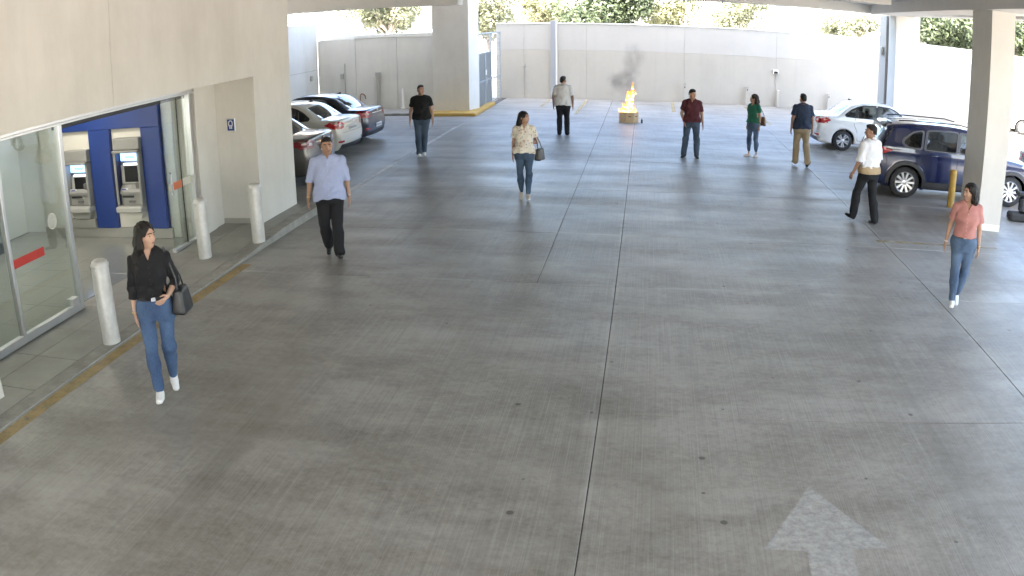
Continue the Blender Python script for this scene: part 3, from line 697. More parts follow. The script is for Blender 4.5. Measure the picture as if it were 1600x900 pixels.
def sd_poly(poly, X, Z):            # signed distance to a polygon on a 2-D grid
    X, Z = np.broadcast_arrays(X, Z); d = np.full(X.shape, 1e9); ins = np.zeros(X.shape, bool); n = len(poly)
    for i in range(n):
        ax,az = poly[i]; bx,bz = poly[(i+1)%n]; ex,ez = bx-ax,bz-az
        t = np.clip(((X-ax)*ex+(Z-az)*ez)/(ex*ex+ez*ez+1e-12),0,1)
        d = np.minimum(d, (X-ax-t*ex)**2+(Z-az-t*ez)**2)
        c = ((az>Z) != (bz>Z)); xx = ex*(Z-az)/(ez if abs(ez)>1e-12 else 1e-12)+ax
        ins ^= c & (X < xx)
    d = np.sqrt(d); return np.where(ins,-d,d)
def smooth_poly(pts, n=6, closed=True):       # Catmull-Rom rounding
    out = []; N = len(pts)
    for i in range(N if closed else N-1):
        p = [np.array(pts[(i+j-1)%N] if closed else pts[min(max(i+j-1,0),N-1)], float) for j in range(4)]
        for k in range(n):
            t = k/n
            out.append(tuple(.5*((2*p[1])+(-p[0]+p[2])*t+(2*p[0]-5*p[1]+4*p[2]-p[3])*t*t+(-p[0]+3*p[1]-3*p[2]+p[3])*t**3)))
    if not closed: out.append(tuple(pts[-1]))
    return out
def round_poly(pts, r=.04, n=4):
    out = []; N = len(pts)
    for i in range(N):
        p = np.array(pts[i],float); a = np.array(pts[i-1],float)-p; b = np.array(pts[(i+1)%N],float)-p
        la,lb = np.linalg.norm(a),np.linalg.norm(b); q = min(r,la*.45,lb*.45); s0 = p+a/la*q; s1 = p+b/lb*q
        for k in range(n+1):
            t = k/n; out.append(tuple((1-t)**2*s0+2*t*(1-t)*p+t*t*s1))
    return out
def patch(name, bvh, poly, axis, side, material, parent, off=.004, holes=(), step=.05, far=4, back=None, thick=0):
    """a polygon in the plane across `axis`, laid on the body surface seen from `side` (+1/-1)"""
    def seg(pl):
        out = []
        for i in range(len(pl)):
            a = np.array(pl[i]); b = np.array(pl[(i+1)%len(pl)]); n = max(1,int(np.linalg.norm(b-a)/step))
            out += [tuple(a+(b-a)*k/n) for k in range(n)]
        return out
    loops = [seg(poly)]+[seg(h) for h in holes]; pts = []; edges = []
    for l in loops:
        n0 = len(pts); pts += l; edges += [(n0+i, n0+(i+1)%len(l)) for i in range(len(l))]
    A = np.array(loops[0]); lo = A.min(0); hi = A.max(0)
    gx = np.arange(lo[0]+step*.6, hi[0], step); gz = np.arange(lo[1]+step*.6, hi[1], step)
    if len(gx) and len(gz):
        X,Z = np.meshgrid(gx,gz); d = sd_poly(loops[0],X,Z)
        for h in loops[1:]: d = np.maximum(d,-sd_poly(h,X,Z))
        m = d < -step*.35; pts += list(zip(X[m],Z[m]))
    V,_,T,*_ = delaunay_2d_cdt([Vector(p) for p in pts], edges, [], 0, 1e-5)
    V = np.array([v[:] for v in V]); C = np.array([(V[t[0]]+V[t[1]]+V[t[2]])/3 for t in T if len(t)==3]); T = [t for t in T if len(t)==3]
    d = sd_poly(loops[0],C[:,0],C[:,1])
    for h in loops[1:]: d = np.maximum(d,-sd_poly(h,C[:,0],C[:,1]))
    T = [t for t,q in zip(T,d) if q < 0]
    out = []; bad = set()
    for i,(u,w) in enumerate(V):
        if axis=='Y': o = Vector((u,side*far,w)); dr = Vector((0,-side,0))
        elif axis=='X': o = Vector((side*far,u,w)); dr = Vector((-side,0,0))
        else: o = Vector((u,w,side*far)); dr = Vector((0,0,-side))
        h,nm,_,dist = bvh.ray_cast(o, dr)
        if h is None: bad.add(i); out.append((0,0,0)); continue
        out.append(h - dr*off)
    T = [t for t in T if not (set(t) & bad)]
    me = bpy.data.meshes.new(name); used = sorted({i for t in T for i in t}); mp = {a:b for b,a in enumerate(used)}
    v = [Vector(out[i]) for i in used]; f = [tuple(mp[i] for i in t) for t in T]
    if thick:
        dr = {'Y':Vector((0,side,0)),'X':Vector((side,0,0)),'Z':Vector((0,0,side))}[axis]; n = len(v)
        ed = {}
        for t in f:
            for a,b in ((t[0],t[1]),(t[1],t[2]),(t[2],t[0])): ed[(a,b)] = 1
        rim = [(a,b) for a,b in ed if (b,a) not in ed]
        v = [p+dr*thick for p in v]+v; f = f+[tuple(i+n for i in reversed(t)) for t in f]+[(a,b,b+n,a+n) for a,b in rim]
    me.from_pydata([p[:] for p in v],[],f)
    bm = bmesh.new(); bm.from_mesh(me); bmesh.ops.recalc_face_normals(bm, faces=bm.faces)
    if not thick and f:
        dr = {'Y':Vector((0,side,0)),'X':Vector((side,0,0)),'Z':Vector((0,0,side))}[axis]
        if sum(q.normal.dot(dr) for q in bm.faces) < 0: bmesh.ops.reverse_faces(bm, faces=bm.faces)
    bm.to_mesh(me); bm.free()
    if not thick: me.shade_smooth()
    else: me.shade_smooth(); me.set_sharp_from_angle(angle=R(45))
    return link(name, me, material, parent)
# ================================================================== CARS
def car_paint(name, col, metal=0.0, rough=.3, flake=.0):
    return mat(name, col, rough, metal, noise=.03, nscale=1.5, coat=1.0)
M_TINT = glass('tinted_car_glass', (.42,.46,.46), 1.0); M_TINTD = glass('dark_tinted_car_glass', (.16,.18,.19), 1.0); M_SCREEN = glass('windscreen_glass', (.55,.62,.60), 1.1)
M_TRIM = mat('black_car_trim', (.014,.014,.016), .35); M_CLAD = mat('grey_black_cladding', (.030,.030,.033), .55, noise=.1, nscale=20); M_SEAT = mat('dark_seat_fabric', (.035,.035,.038), .85)
M_TAIL = mat('red_lamp_lens', (.42,.012,.018), .10, coat=1); M_TAILC = mat('clear_lamp_lens', (.62,.58,.58), .10, .5, coat=1); M_TYRE = mat('tyre_rubber', (.020,.020,.021), .7, noise=.15, nscale=30)
M_RIM = mat('alloy_rim', (.68,.68,.70), .28, .85); M_RIMD = mat('rim_well', (.03,.03,.032), .5, .4); M_PLATE = mat('plate_white', (.66,.66,.66), .5); M_PLM = mat('plate_mark', (.10,.10,.12), .6)
M_HEAD = mat('headlamp_lens', (.55,.57,.60), .08, .6, coat=1)
def wheel(parent, x, y, r, w, side, nsp=10, twin=False):
    e = part('wheel', parent, (x,y,r)); s = side
    MB().lathe([(r*.64,-w/2),(r*.90,-w/2),(r*.965,-w*.44),(r,-w*.30),(r,w*.30),(r*.965,w*.44),(r*.90,w/2),(r*.64,w/2)],40,'Y').build('tyre', M_TYRE, e, 35)
    o = w*.5*s
    rim = MB().lathe([(r*.70,o*.96),(r*.665,o*1.01),(r*.63,o*.92),(r*.60,o*.55)],40,'Y').build('rim', M_RIM, e, 35)
    MB().lathe([(r*.62,o*.50),(.001,o*.46)],32,'Y').build('rim_well', M_RIMD, e)
    mb = MB()
    for k in range(nsp):
        a = 2*math.pi*k/nsp + (.0 if not twin else (.11 if k%2 else -.11))
        ca,sa = math.cos(a),math.sin(a); ta = (-sa,ca)
        def P(rr,tt,yy): return (ca*rr+ta[0]*tt, yy, sa*rr+ta[1]*tt)
        r0,r1 = r*.10,r*.66; w0,w1 = r*.050,r*.075
        v = [P(r0,-w0,o*.86),P(r0,w0,o*.86),P(r1,w1,o*.97),P(r1,-w1,o*.97),P(r0,-w0*1.5,o*.52),P(r0,w0*1.5,o*.52),P(r1,w1*1.3,o*.6),P(r1,-w1*1.3,o*.6)]
        mb.add(v,[(0,1,2,3),(0,3,7,4),(1,5,6,2)])
    mb.lathe([(.001,o*.95),(r*.10,o*.94),(r*.16,o*.86),(r*.17,o*.6)],20,'Y')
    mb.build('spokes', M_RIM, e, 30)
    return e
def make_car(sp):
    P = sp; root = empty(P['name'], (0,0,0), 0, P['label'], 'car', P.get('group'))
    L2 = P['L']/2; Wm = P['W']/2; h = P.get('h',.024); sil = smooth_poly(P['sil'], 5)
    zb = lambda x: P['belt'][0]+(P['belt'][1]-P['belt'][0])*(x+L2)/(2*L2)
    zr = P['H']; tum = P.get('tum',.76)
    gx = np.arange(-L2-.4,L2+.4,.0125); gz = np.arange(-.2,zr+.4,.0125); D2 = sd_poly(sil, gx[:,None], gz[None,:]).astype(F32)
    def samp(x,z):
        i = np.clip((x-gx[0])/.0125,0,len(gx)-1.01); j = np.clip((z-gz[0])/.0125,0,len(gz)-1.01); i0 = i.astype(np.int32); j0 = j.astype(np.int32); a = (i-i0).astype(F32); b = (j-j0).astype(F32)
        return (D2[i0,j0]*(1-a)+D2[i0+1,j0]*a)*(1-b)+(D2[i0,j0+1]*(1-a)+D2[i0+1,j0+1]*a)*b
    def body(X,Y,Z):
        yn = np.abs(Y)/F32(Wm)
        xe = X*(1+F32(P.get('bow',.045))*yn**2); ze = Z+F32(.05)*yn**2*(Z>.7)
        xe,ze = np.broadcast_arrays(xe,ze); a = samp(xe,ze)
        e = np.clip((np.abs(X)-(L2-.75))/.75,0,1.2); pl = 1-F32(P.get('plan',.17))*e**2.6
        b = zb(X); t = np.clip((Z-b)/(zr-b),0,1.2)
        side = 1-(1-tum)*(.10*np.clip(t*9,0,1)+.90*t**1.12)
        lowt = np.clip((.52-Z)/.35,0,1.3); side = side-.045*lowt**1.5
        for zc,amp,wd in P.get('crease',()): 
            q = (Z-(zc[0]+(zc[1]-zc[0])*(X+L2)/(2*L2)))/wd; side = side+amp*np.exp(-q*q)*np.where(q>0,1.0,1.0)
        d = np.abs(Y)-F32(Wm)*pl*side; r = F32(P.get('r',.075))
        a,d = np.broadcast_arrays(a,d)
        A = a+r; B = d+r
        return (np.minimum(np.maximum(A,B),0)+np.sqrt(np.maximum(A,0)**2+np.maximum(B,0)**2)-r).astype(F32)
    lo = (-L2-.08,-Wm-.10,.08); hi = (L2+.08,Wm+.10,zr+.08)
    V = Vol(lo,hi,h); X = V.ax[0][:,None,None]; Y = V.ax[1][None,:,None]; Z = V.ax[2][None,None,:]
    V.v = np.ascontiguousarray(body(X,Y,Z)); full = V.v.copy()
    Pv,Q = V.nets(); bvh = BVHTree.FromPolygons([tuple(p) for p in Pv],[tuple(q) for q in Q])
    # arches
    rw = P['rw']; ra = rw+P.get('archgap',.055)
    for xw in P['axles']:
        if P.get('flare'):
            fl = np.sqrt((X-xw)**2+(Z-rw)**2); V.v = np.minimum(V.v, np.maximum(np.maximum(full-.018, fl-(ra+.075)), (ra-.02)-fl)) 
        V.cut(lambda x,y,z: np.maximum(np.sqrt((x-xw)**2+(z-rw)**2)-ra, (Wm-.34)-np.abs(y)), k=.012)
    # hollow cabin
    V.cut(lambda x,y,z: np.maximum(np.maximum(full[V.win(V.lo,V.lo+V.h*np.array(V.n))[0]]+.07, P['floor']-z), np.maximum(P['cabin'][0]-x, x-P['cabin'][1])), k=0)
    for poly in P['windows']:
        pd = sd_poly(round_poly(poly['poly'],poly.get('r',.05)), V.ax[0][:,None].astype(float), V.ax[2][None,:].astype(float)).astype(F32)[:,None,:]
        V.v = np.maximum(V.v, -np.maximum(pd, .30-np.abs(Y)))
    for sc in P['screens']:
        pd = sd_poly(round_poly(sc['plan'],.05), V.ax[0][:,None].astype(float), V.ax[1][None,:].astype(float)).astype(F32)[:,:,None]
        V.v = np.maximum(V.v, -np.maximum(pd, sc['z']-Z))
    me = V.mesh('body'); link('body', me, P['paint'], root)
    # glazing
    for poly in P['windows']:
        for s in (-1,1):
            o = patch('window', bvh, round_poly([tuple(q) for q in poly['poly']],poly.get('r',.05)), 'Y', s, poly.get('glass',M_TINT), root, -.010, step=.08)
            fr = P.get('frame_w',.022)
            c = np.mean(np.array(poly['poly']),0)
    for dl in P['frames']:
        for s in (-1,1): patch('window_frame', bvh, round_poly(dl['outer'],dl.get('r',.06)), 'Y', s, dl.get('mat',M_TRIM), root, .003, [round_poly(q,.045) for q in dl['holes']], .06)
    for sc in P['screens']: patch(sc['name'], bvh, round_poly(sc['plan'],.05), 'Z', 1, sc.get('glass',M_SCREEN), root, -.008, step=.1)
    # patches
    for it in P['patches']:
        nm,axis,poly,m = it[:4]; opt = it[4] if len(it)>4 else {}
        sides = opt.get('sides', (-1,1) if axis=='Y' else ((-1,) if axis=='X' else (1,)))
        mirror = opt.get('mirror', axis=='X')
        for s in sides:
            o = patch(nm, bvh, round_poly(poly,opt.get('r',.02)), axis, s, m, root, opt.get('off',.005), step=opt.get('step',.05), thick=opt.get('thick',0))
            if mirror: patch(nm, bvh, round_poly([(-a,b) for a,b in poly][::-1],opt.get('r',.02)), axis, s, m, root, opt.get('off',.005), step=opt.get('step',.05), thick=opt.get('thick',0))
    # grooves between panels
    for ln in P['seams']:
        for s in (-1,1):
            pts = []
            for u,w in ln:
                hh = bvh.ray_cast(Vector((u,s*4,w)),Vector((0,-s,0)))[0]
                if hh: pts.append(hh+Vector((0,s*.0005,0)))
            if len(pts)>1: MB().tube(pts,.0055,5).build('seam', M_TRIM, root)
    # mirrors, handles
    for s in (-1,1):
        x,z = P['mirror']; hh = bvh.ray_cast(Vector((x,s*4,z)),Vector((0,-s,0)))[0]
        mb = MB(); bm = bmesh.new(); bmesh.ops.create_icosphere(bm, subdivisions=2, radius=1)
        for v in bm.verts: v.co = Vector((v.co.x*.075*(1 if v.co.x>0 else .5), v.co.y*.115, v.co.z*.075))+Vector((x,hh.y+s*.13,z+.03))
        mb.bm(bm).build('mirror', P.get('mirror_mat',P['paint']), root, 60)
        MB().tube([(x+.01,hh.y-.01*s,z),(x,hh.y+s*.08,z+.02)],.022,6).build('mirror_arm', M_TRIM, root)
        for x,z in P['handles']:
            hh = bvh.ray_cast(Vector((x,s*4,z)),Vector((0,-s,0)))[0]
            MB().tube([(x-.09,hh.y+s*.004,z-.003),(x-.07,hh.y+s*.03,z),(x+.07,hh.y+s*.03,z+.006),(x+.09,hh.y+s*.004,z+.006)],.013,6).build('door_handle', P.get('handle_mat',P['paint']), root, 60)
    # wheels
    for xw in P['axles']:
        for s in (-1,1): wheel(root, xw, s*(Wm-.035-.105), rw, .21, s, P.get('nsp',10), P.get('twin',False))
    MB().bbox(-L2+.35,L2-.35,-Wm+.25,Wm-.25,.20,.30,.02).build('underbody', M_BLACK, root)
    # seats and wheel inside
    for x,z in ((.28,P['seat']),(-.42,P['seat']-.04)):
        for y in ((-.36,.36) if x>0 else (-.40,0.,.40)):
            st = MB().bbox(x-.55,x-.05,y-.23 if x>0 else y-.2,y+.23 if x>0 else y+.2,z-.35,z-.15,.05)
            st.prism([(x-.50,z-.2),(x-.38,z-.2),(x-.52,z+.36),(x-.64,z+.36)], y-.21 if x>0 else y-.19, y+.21 if x>0 else y+.19, 'Y')
            st.bbox(x-.68,x-.58,y-.12,y+.12,z+.38,z+.56,.035); st.build('seat', M_SEAT, root)
    mb = MB(); mb.prism([(.75,P['seat']+.22),(1.15,P['seat']+.30),(1.15,P['seat']-.3),(.80,P['seat']-.3)],-Wm+.2,Wm-.2,'Y').build('dashboard', M_SEAT, root)
    t = [(.52+.05*math.cos(a),.36+.18*math.cos(a)*0+.18*math.sin(a),P['seat']+.20+.17*math.cos(a)) for a in [2*math.pi*k/16 for k in range(17)]]
    MB().tube(t,.016,6,cap=False).build('steering_wheel', M_BLACK, root)
    # plate
    for ix,(y0,y1,z0,z1) in enumerate(P['plate']):
        hh = bvh.ray_cast(Vector((-4,(y0+y1)/2,(z0+z1)/2)),Vector((1,0,0)))[0]
        pl = MB().bbox(hh.x-.018,hh.x-.004,y0,y1,z0,z1,.006).build('number_plate', M_PLATE, root)
        mb = MB(); n = 6
        for k in range(n): yy = y0+(y1-y0)*(k+.75)/(n+.5); mb.box(hh.x-.0195,hh.x-.0185,yy,yy+(y1-y0)*.09,z0+(z1-z0)*.28,z0+(z1-z0)*.72)
        tag(mb.build('plate_mark', M_PLM, pl), None, None, None, 'stuff')
    if P.get('antenna'):
        x,z = P['antenna']; MB().prism([(x-.10,z),(x+.06,z),(x-.08,z+.065)],-.012,.012,'Y').build('roof_antenna', P.get('ant_mat',M_TRIM), root)
    for nm,fn in P.get('extra',()): fn(root,bvh)
    return root

# --- shared sedan shape
SED_SIL = [(-2.00,.24),(-2.07,.36),(-2.10,.55),(-2.085,.72),(-2.06,.90),(-2.045,1.01),(-1.96,1.045),(-1.62,1.065),(-1.42,1.09),(-1.15,1.265),(-.90,1.395),(-.55,1.463),(-.10,1.482),(.25,1.452),(.52,1.375),(.85,1.19),(1.14,1.015),(1.35,.965),(1.72,.885),(1.95,.775),(2.06,.62),(2.09,.45),(2.06,.30),(1.98,.21),(1.2,.19),(0,.19),(-1.2,.19),(-1.85,.20)]
SW1 = [(.80,1.015),(.50,1.262),(.30,1.345),(-.10,1.375),(-.13,1.015)]         # front door window
SW2 = [(-.20,1.015),(-.18,1.375),(-.55,1.36),(-.74,1.315),(-.80,1.03)]        # rear door window
SW3 = [(-.86,1.035),(-.82,1.28),(-.98,1.20),(-1.13,1.075),(-1.08,1.045)]
SDL = [(.90,.992),(.50,1.305),(.28,1.382),(-.12,1.408),(-.56,1.392),(-.78,1.34),(-.98,1.25),(-1.20,1.09),(-1.17,1.02),(-.80,1.005)]
SREAR = [(-1.47,-.52),(-1.47,.52),(-.97,.50),(-.97,-.50)]; SFRONT = [(.56,-.52),(.56,.52),(1.07,.60),(1.07,-.60)]
def sedan(name, label, paint, W=1.70, tail='wrap', glass_m=M_TINT, twin=False, plate=((-.24,.24,.70,.83),), extra=(), bumper=M_TRIM, tailm=M_TAIL, group=None, mir=None):
    pt = [('taillight','Y',[(-1.62,.90),(-1.78,.98),(-2.06,.985),(-2.09,.80),(-1.88,.79)],tailm,{'off':.006,'r':.03}),
          ('taillight','X',[(.50,.82),(.50,.93),(.62,.985),(.83,.985),(.83,.79),(.62,.785)],tailm,{'off':.007,'r':.03}),
          ('tail_reflector','X',[(.58,.85),(.58,.90),(.70,.93),(.72,.86)],M_TAILC,{'off':.009,'r':.015}),
          ('bumper_lower','X',[(-.70,.24),(.70,.24),(.66,.37),(-.66,.37)],bumper,{'off':.006,'mirror':False}),
          ('rear_reflector','X',[(.54,.42),(.54,.47),(.76,.48),(.76,.42)],tailm,{'off':.008,'r':.01}),
          ('trunk_seam','X',[(-.60,.675),(.60,.675),(.60,.683),(-.60,.683)],M_TRIM,{'off':.003,'mirror':False,'r':.001}),
          ('chrome_strip','X',[(-.40,.885),(.40,.885),(.40,.915),(-.40,.915)],M_CHROME,{'off':.010,'mirror':False,'r':.006}),
          ('emblem','X',[(-.065,.945),(0,.915),(.065,.945),(.065,.965),(0,.995),(-.065,.965)],M_CHROME,{'off':.014,'mirror':False,'r':.03,'step':.02}),
          ('headlight','Y',[(1.55,.80),(1.70,.86),(1.98,.74),(2.04,.64),(1.80,.68)],M_HEAD,{'off':.006,'r':.03})]
    sp = dict(name=name,label=label,group=group,L=4.2,W=W,H=1.482,sil=SED_SIL,belt=(1.03,.98),paint=paint,rw=.305,axles=(-1.22,1.28),floor=.40,cabin=(-1.05,.85),seat=.72,
        crease=(((.93,.80),.012,.05),((.62,.58),.010,.16)),windows=[dict(poly=SW1,glass=glass_m),dict(poly=SW2,glass=glass_m),dict(poly=SW3,glass=M_TINTD)],
        frames=[dict(outer=SDL,holes=[SW1,SW2,SW3])],screens=[dict(name='rear_window',plan=SREAR,z=1.0,glass=glass_m),dict(name='windscreen',plan=SFRONT,z=.98)],
        patches=pt,seams=[[(-.165,1.0),(-.165,.7),(-.15,.30)],[(.93,.98),(.98,.7),(.90,.30)],[(-.86,1.0),(-.90,.80),(-.80,.62),(-.78,.33)],[(-.78,.33),(.9,.30)],[(-1.45,1.08),(-1.62,1.03),(-1.78,.99)]],
        mirror=(.80,1.03),handles=((-.62,.90),(.18,.885)),plate=plate,antenna=(-.80,1.455),twin=twin,mirror_mat=mir or paint,extra=extra)
    return make_car(sp)
WHITE_P = car_paint('white_car_paint', (.78,.78,.77)); NAVY_P = car_paint('navy_car_paint', (.0045,.011,.055), .0, .22); BROWN_P = car_paint('grey_brown_car_paint', (.105,.095,.085), .55, .3); DKBLUE_P = car_paint('dark_slate_car_paint', (.030,.036,.060), .4, .28); CREAM_P = car_paint('off_white_car_paint', (.60,.585,.54)); SILVER_P = car_paint('silver_car_paint', (.45,.46,.47), .6, .3)
car = sedan('white_sedan','white four door sedan with alloy wheels parked under the far column, tail to the yard',WHITE_P,1.70,twin=True); car.location = (6.92,24.0,0); car.rotation_euler = (0,0,R(2)); car.scale = (.965,)*3
car = sedan('white_sedan','off white sedan parked between the grey brown and the dark blue sedans',CREAM_P,1.72,glass_m=M_TINTD); car.location = (-9.36,20.2,0); car.rotation_euler = (0,0,R(176)); car.scale = (.96,)*3
car = sedan('dark_sedan','dark slate blue sedan parked farthest along the beige wall',DKBLUE_P,1.72,glass_m=M_TINT,plate=((-.22,.22,.46,.58),)); car.location = (-9.45,22.55,0); car.rotation_euler = (0,0,R(177)); car.scale = (.95,)*3
car = sedan('grey_brown_sedan','grey brown sedan half hidden by the bank wall behind the man in light blue',BROWN_P,1.78,tailm=mat('dark_red_lamp_lens',(.16,.012,.014),.12,coat=1),glass_m=M_TINTD); car.location = (-8.92,16.75,0); car.rotation_euler = (0,0,R(180))
car = sedan('silver_sedan','sunlit pale silver car outdoors right of the near column',SILVER_P,1.70); car.location = (17.7,33.0,0); car.rotation_euler = (0,0,R(170))
car = sedan('grey_green_sedan','dark grey green car mostly hidden behind the nose of the dark blue car',car_paint('grey_green_car_paint',(.07,.085,.085),.4,.35),1.76); car.location = (11.55,18.1,0); car.rotation_euler = (0,0,R(3)); car.scale = (1.05,)*3

# --- compact SUV
SUV_SIL = [(-1.98,.30),(-2.07,.42),(-2.125,.60),(-2.12,.78),(-2.075,.95),(-2.02,1.07),(-1.92,1.25),(-1.80,1.44),(-1.76,1.535),(-1.60,1.585),(-1.1,1.622),(-.5,1.640),(0,1.625),(.35,1.575),(.62,1.475),(.95,1.27),(1.22,1.09),(1.45,1.05),(1.80,.985),(2.00,.88),(2.09,.70),(2.11,.48),(2.06,.32),(1.96,.24),(1.2,.215),(0,.215),(-1.2,.215),(-1.85,.25)]
UW1 = [(.90,1.10),(.56,1.375),(.34,1.468),(.02,1.492),(-.04,1.085)]
UW2 = [(-.13,1.085),(-.08,1.492),(-.55,1.492),(-.78,1.470),(-.86,1.10)]
UW3 = [(-.98,1.11),(-.92,1.46),(-1.13,1.42),(-1.34,1.26),(-1.36,1.19),(-1.25,1.13)]
UD1 = [(1.0,1.07),(.58,1.41),(.34,1.508),(-.045,1.525),(-.085,1.06)]; UD2 = [(-.089,1.06),(-.049,1.525),(-.58,1.525),(-.83,1.50),(-.91,1.07)]; UD3 = [(-.93,1.075),(-.87,1.50),(-1.13,1.46),(-1.39,1.29),(-1.43,1.19),(-1.28,1.09)]
def arch_poly(xw, rw, r0, r1, a0, a1, n=18):
    A = [R(a0+(a1-a0)*k/n) for k in range(n+1)]
    return [(xw+r1*math.cos(a), rw+r1*math.sin(a)) for a in A]+[(xw+r0*math.cos(a), rw+r0*math.sin(a)) for a in reversed(A)]
def suv_extra(root,bvh):
    for s in (-1,1):
        MB().tube([(-1.45,s*.56,1.635),(-1.2,s*.575,1.655),(0,s*.58,1.665),(.25,s*.56,1.62)],.016,6).build('roof_rail', M_CLAD, root, 60)
    sp_ = MB().prism([(-1.83,1.50),(-1.62,1.585),(-1.55,1.56),(-1.76,1.47)],-.50,.50,'Y').build('spoiler', M_CLAD, root)
    MB().tube([(-1.975,-.02,1.13),(-2.03,-.25,1.16),(-2.0,-.42,1.22)],.012,5).build('rear_wiper', M_TRIM, root)
SUVW = dict(r=.05)
spec = dict(name='blue_suv',label='dark blue compact off-roader with roof rails parked behind the near column',L=4.26,W=1.78,H=1.64,sil=SUV_SIL,belt=(1.12,1.05),paint=NAVY_P,rw=.345,axles=(-1.28,1.31),floor=.45,cabin=(-1.55,.95),seat=.84,tum=.78,flare=True,archgap=.05,
    crease=(((1.02,.90),.014,.05),((.66,.60),.012,.16)),
    windows=[dict(poly=UW1,glass=M_TINT),dict(poly=UW2,glass=M_TINTD),dict(poly=UW3,glass=M_TINTD,r=.07)],
    frames=[dict(outer=UD1,holes=[UW1],mat=mat('matt_grey_trim',(.085,.085,.09),.5)),dict(outer=UD2,holes=[UW2],mat=mat('matt_grey_trim',(.085,.085,.09),.5)),dict(outer=UD3,holes=[UW3],mat=mat('matt_grey_trim',(.085,.085,.09),.5),r=.08)],
    screens=[dict(name='rear_window',plan=[(-1.985,-.50),(-1.985,.50),(-1.80,.46),(-1.80,-.46)],z=1.12,glass=M_TINTD),dict(name='windscreen',plan=[(.66,-.54),(.66,.54),(1.14,.62),(1.14,-.62)],z=1.0)],
    patches=[('arch_cladding','Y',arch_poly(-1.28,.345,.39,.475,-22,196),M_CLAD,{'off':.022,'r':.004,'step':.06}),('arch_cladding','Y',arch_poly(1.31,.345,.39,.475,-16,200),M_CLAD,{'off':.022,'r':.004,'step':.06}),
        ('sill_cladding','Y',[(-.82,.23),(-.84,.40),(.86,.40),(.84,.23)],M_CLAD,{'off':.014}),
        ('bumper_cladding','X',[(-.80,.28),(.80,.28),(.78,.56),(-.78,.56)],M_CLAD,{'off':.012,'mirror':False}),('silver_skid_plate','X',[(-.5,.46),(.5,.46),(.62,.53),(.74,.60),(-.74,.60),(-.62,.53)],SILVER_P,{'off':.018,'mirror':False,'r':.01}),
        ('taillight','Y',[(-1.60,1.03),(-1.98,1.10),(-2.04,1.02),(-2.07,.88),(-1.92,.90)],M_TAIL,{'off':.008,'r':.03}),('taillight','X',[(.46,.93),(.46,1.0),(.60,1.06),(.80,1.06),(.80,.90)],M_TAIL,{'off':.009,'r':.03}),
        ('tail_reflector','X',[(.52,.95),(.52,.985),(.66,1.02),(.66,.95)],M_TAILC,{'off':.012,'r':.015}),
        ('chrome_strip','X',[(-.42,.90),(.42,.90),(.42,.94),(-.42,.94)],M_CHROME,{'off':.012,'mirror':False,'r':.006}),('emblem','X',[(-.07,.985),(0,.955),(.07,.985),(.07,1.005),(0,1.035),(-.07,1.005)],M_CHROME,{'off':.014,'mirror':False,'r':.03,'step':.02}),
        ('rear_quarter_trim','Y',[(-1.58,1.50),(-1.75,1.49),(-1.955,1.12),(-1.84,1.11)],M_TRIM,{'off':.004,'r':.03}),('headlight','Y',[(1.52,.93),(1.72,.99),(2.02,.86),(2.06,.74),(1.84,.80)],M_HEAD,{'off':.008,'r':.03}),('fog_lamp','Y',[(1.86,.50),(1.86,.60),(2.02,.60),(2.02,.50)],M_HEAD,{'off':.008,'r':.02})],
    seams=[[(-.087,1.06),(-.087,.75),(-.06,.40)],[(1.02,1.05),(1.06,.75),(.92,.40)],[(-.92,1.07),(-.98,.88),(-.86,.68),(-.84,.42)]],
    mirror=(.88,1.10),handles=((-.66,.975),(.22,.95)),plate=((-.26,.26,.72,.84),),twin=False,nsp=10,mirror_mat=NAVY_P,antenna=None,extra=[('x',suv_extra)])
suv = make_car(spec); suv.location = (6.98,17.62,0); suv.rotation_euler = (0,0,R(-3)); suv.scale = (.99,)*3
# ================================================================== PEOPLE
def skin(name, col): return mat(name, col, .5, noise=.06, nscale=9, **{'Subsurface Weight':.12,'Subsurface Radius':(.02,.008,.004),'Subsurface Scale':.3})
SK1 = skin('light_brown_skin', (.40,.235,.165)); SK2 = skin('tan_skin', (.33,.185,.125)); SK3 = skin('fair_skin', (.47,.29,.215))
def cloth(name, col, noise=.12, nscale=14, rough=.9, **kw): return mat(name, col, rough, noise=noise, nscale=nscale, bump=.35, bscale=60, **kw)
def denim(name, dark, light):
    m = bpy.data.materials.new(name); m.use_nodes = True; N = m.node_tree; L = N.links.new; b = N.nodes['Principled BSDF']; b.inputs['Roughness'].default_value = .85
    tc = N.nodes.new('ShaderNodeTexCoord')
    def nz(sc, v): 
        mp = N.nodes.new('ShaderNodeMapping'); mp.inputs['Scale'].default_value = v; L(tc.outputs['Object'], mp.inputs[0]); t = N.nodes.new('ShaderNodeTexNoise'); t.inputs['Scale'].default_value = sc; t.inputs['Detail'].default_value = 6; L(mp.outputs[0], t.inputs['Vector']); return t.outputs['Fac']
    mx = N.nodes.new('ShaderNodeMix'); mx.data_type = 'RGBA'; r = N.nodes.new('ShaderNodeMapRange'); r.inputs[1].default_value = .35; r.inputs[2].default_value = .68
    L(nz(5,(1,1,.6)), r.inputs[0]); L(r.outputs[0], mx.inputs[0]); mx.inputs[6].default_value = (*dark,1); mx.inputs[7].default_value = (*light,1)
    m2 = N.nodes.new('ShaderNodeMix'); m2.data_type = 'RGBA'; r2 = N.nodes.new('ShaderNodeMapRange'); r2.inputs[1].default_value = .5; r2.inputs[2].default_value = .75; r2.inputs[4].default_value = .35
    L(nz(160,(1,1,.2)), r2.inputs[0]); L(r2.outputs[0], m2.inputs[0]); L(mx.outputs[2], m2.inputs[6]); m2.inputs[7].default_value = (*[min(1,c*1.6) for c in light],1); L(m2.outputs[2], b.inputs['Base Color'])
    return m
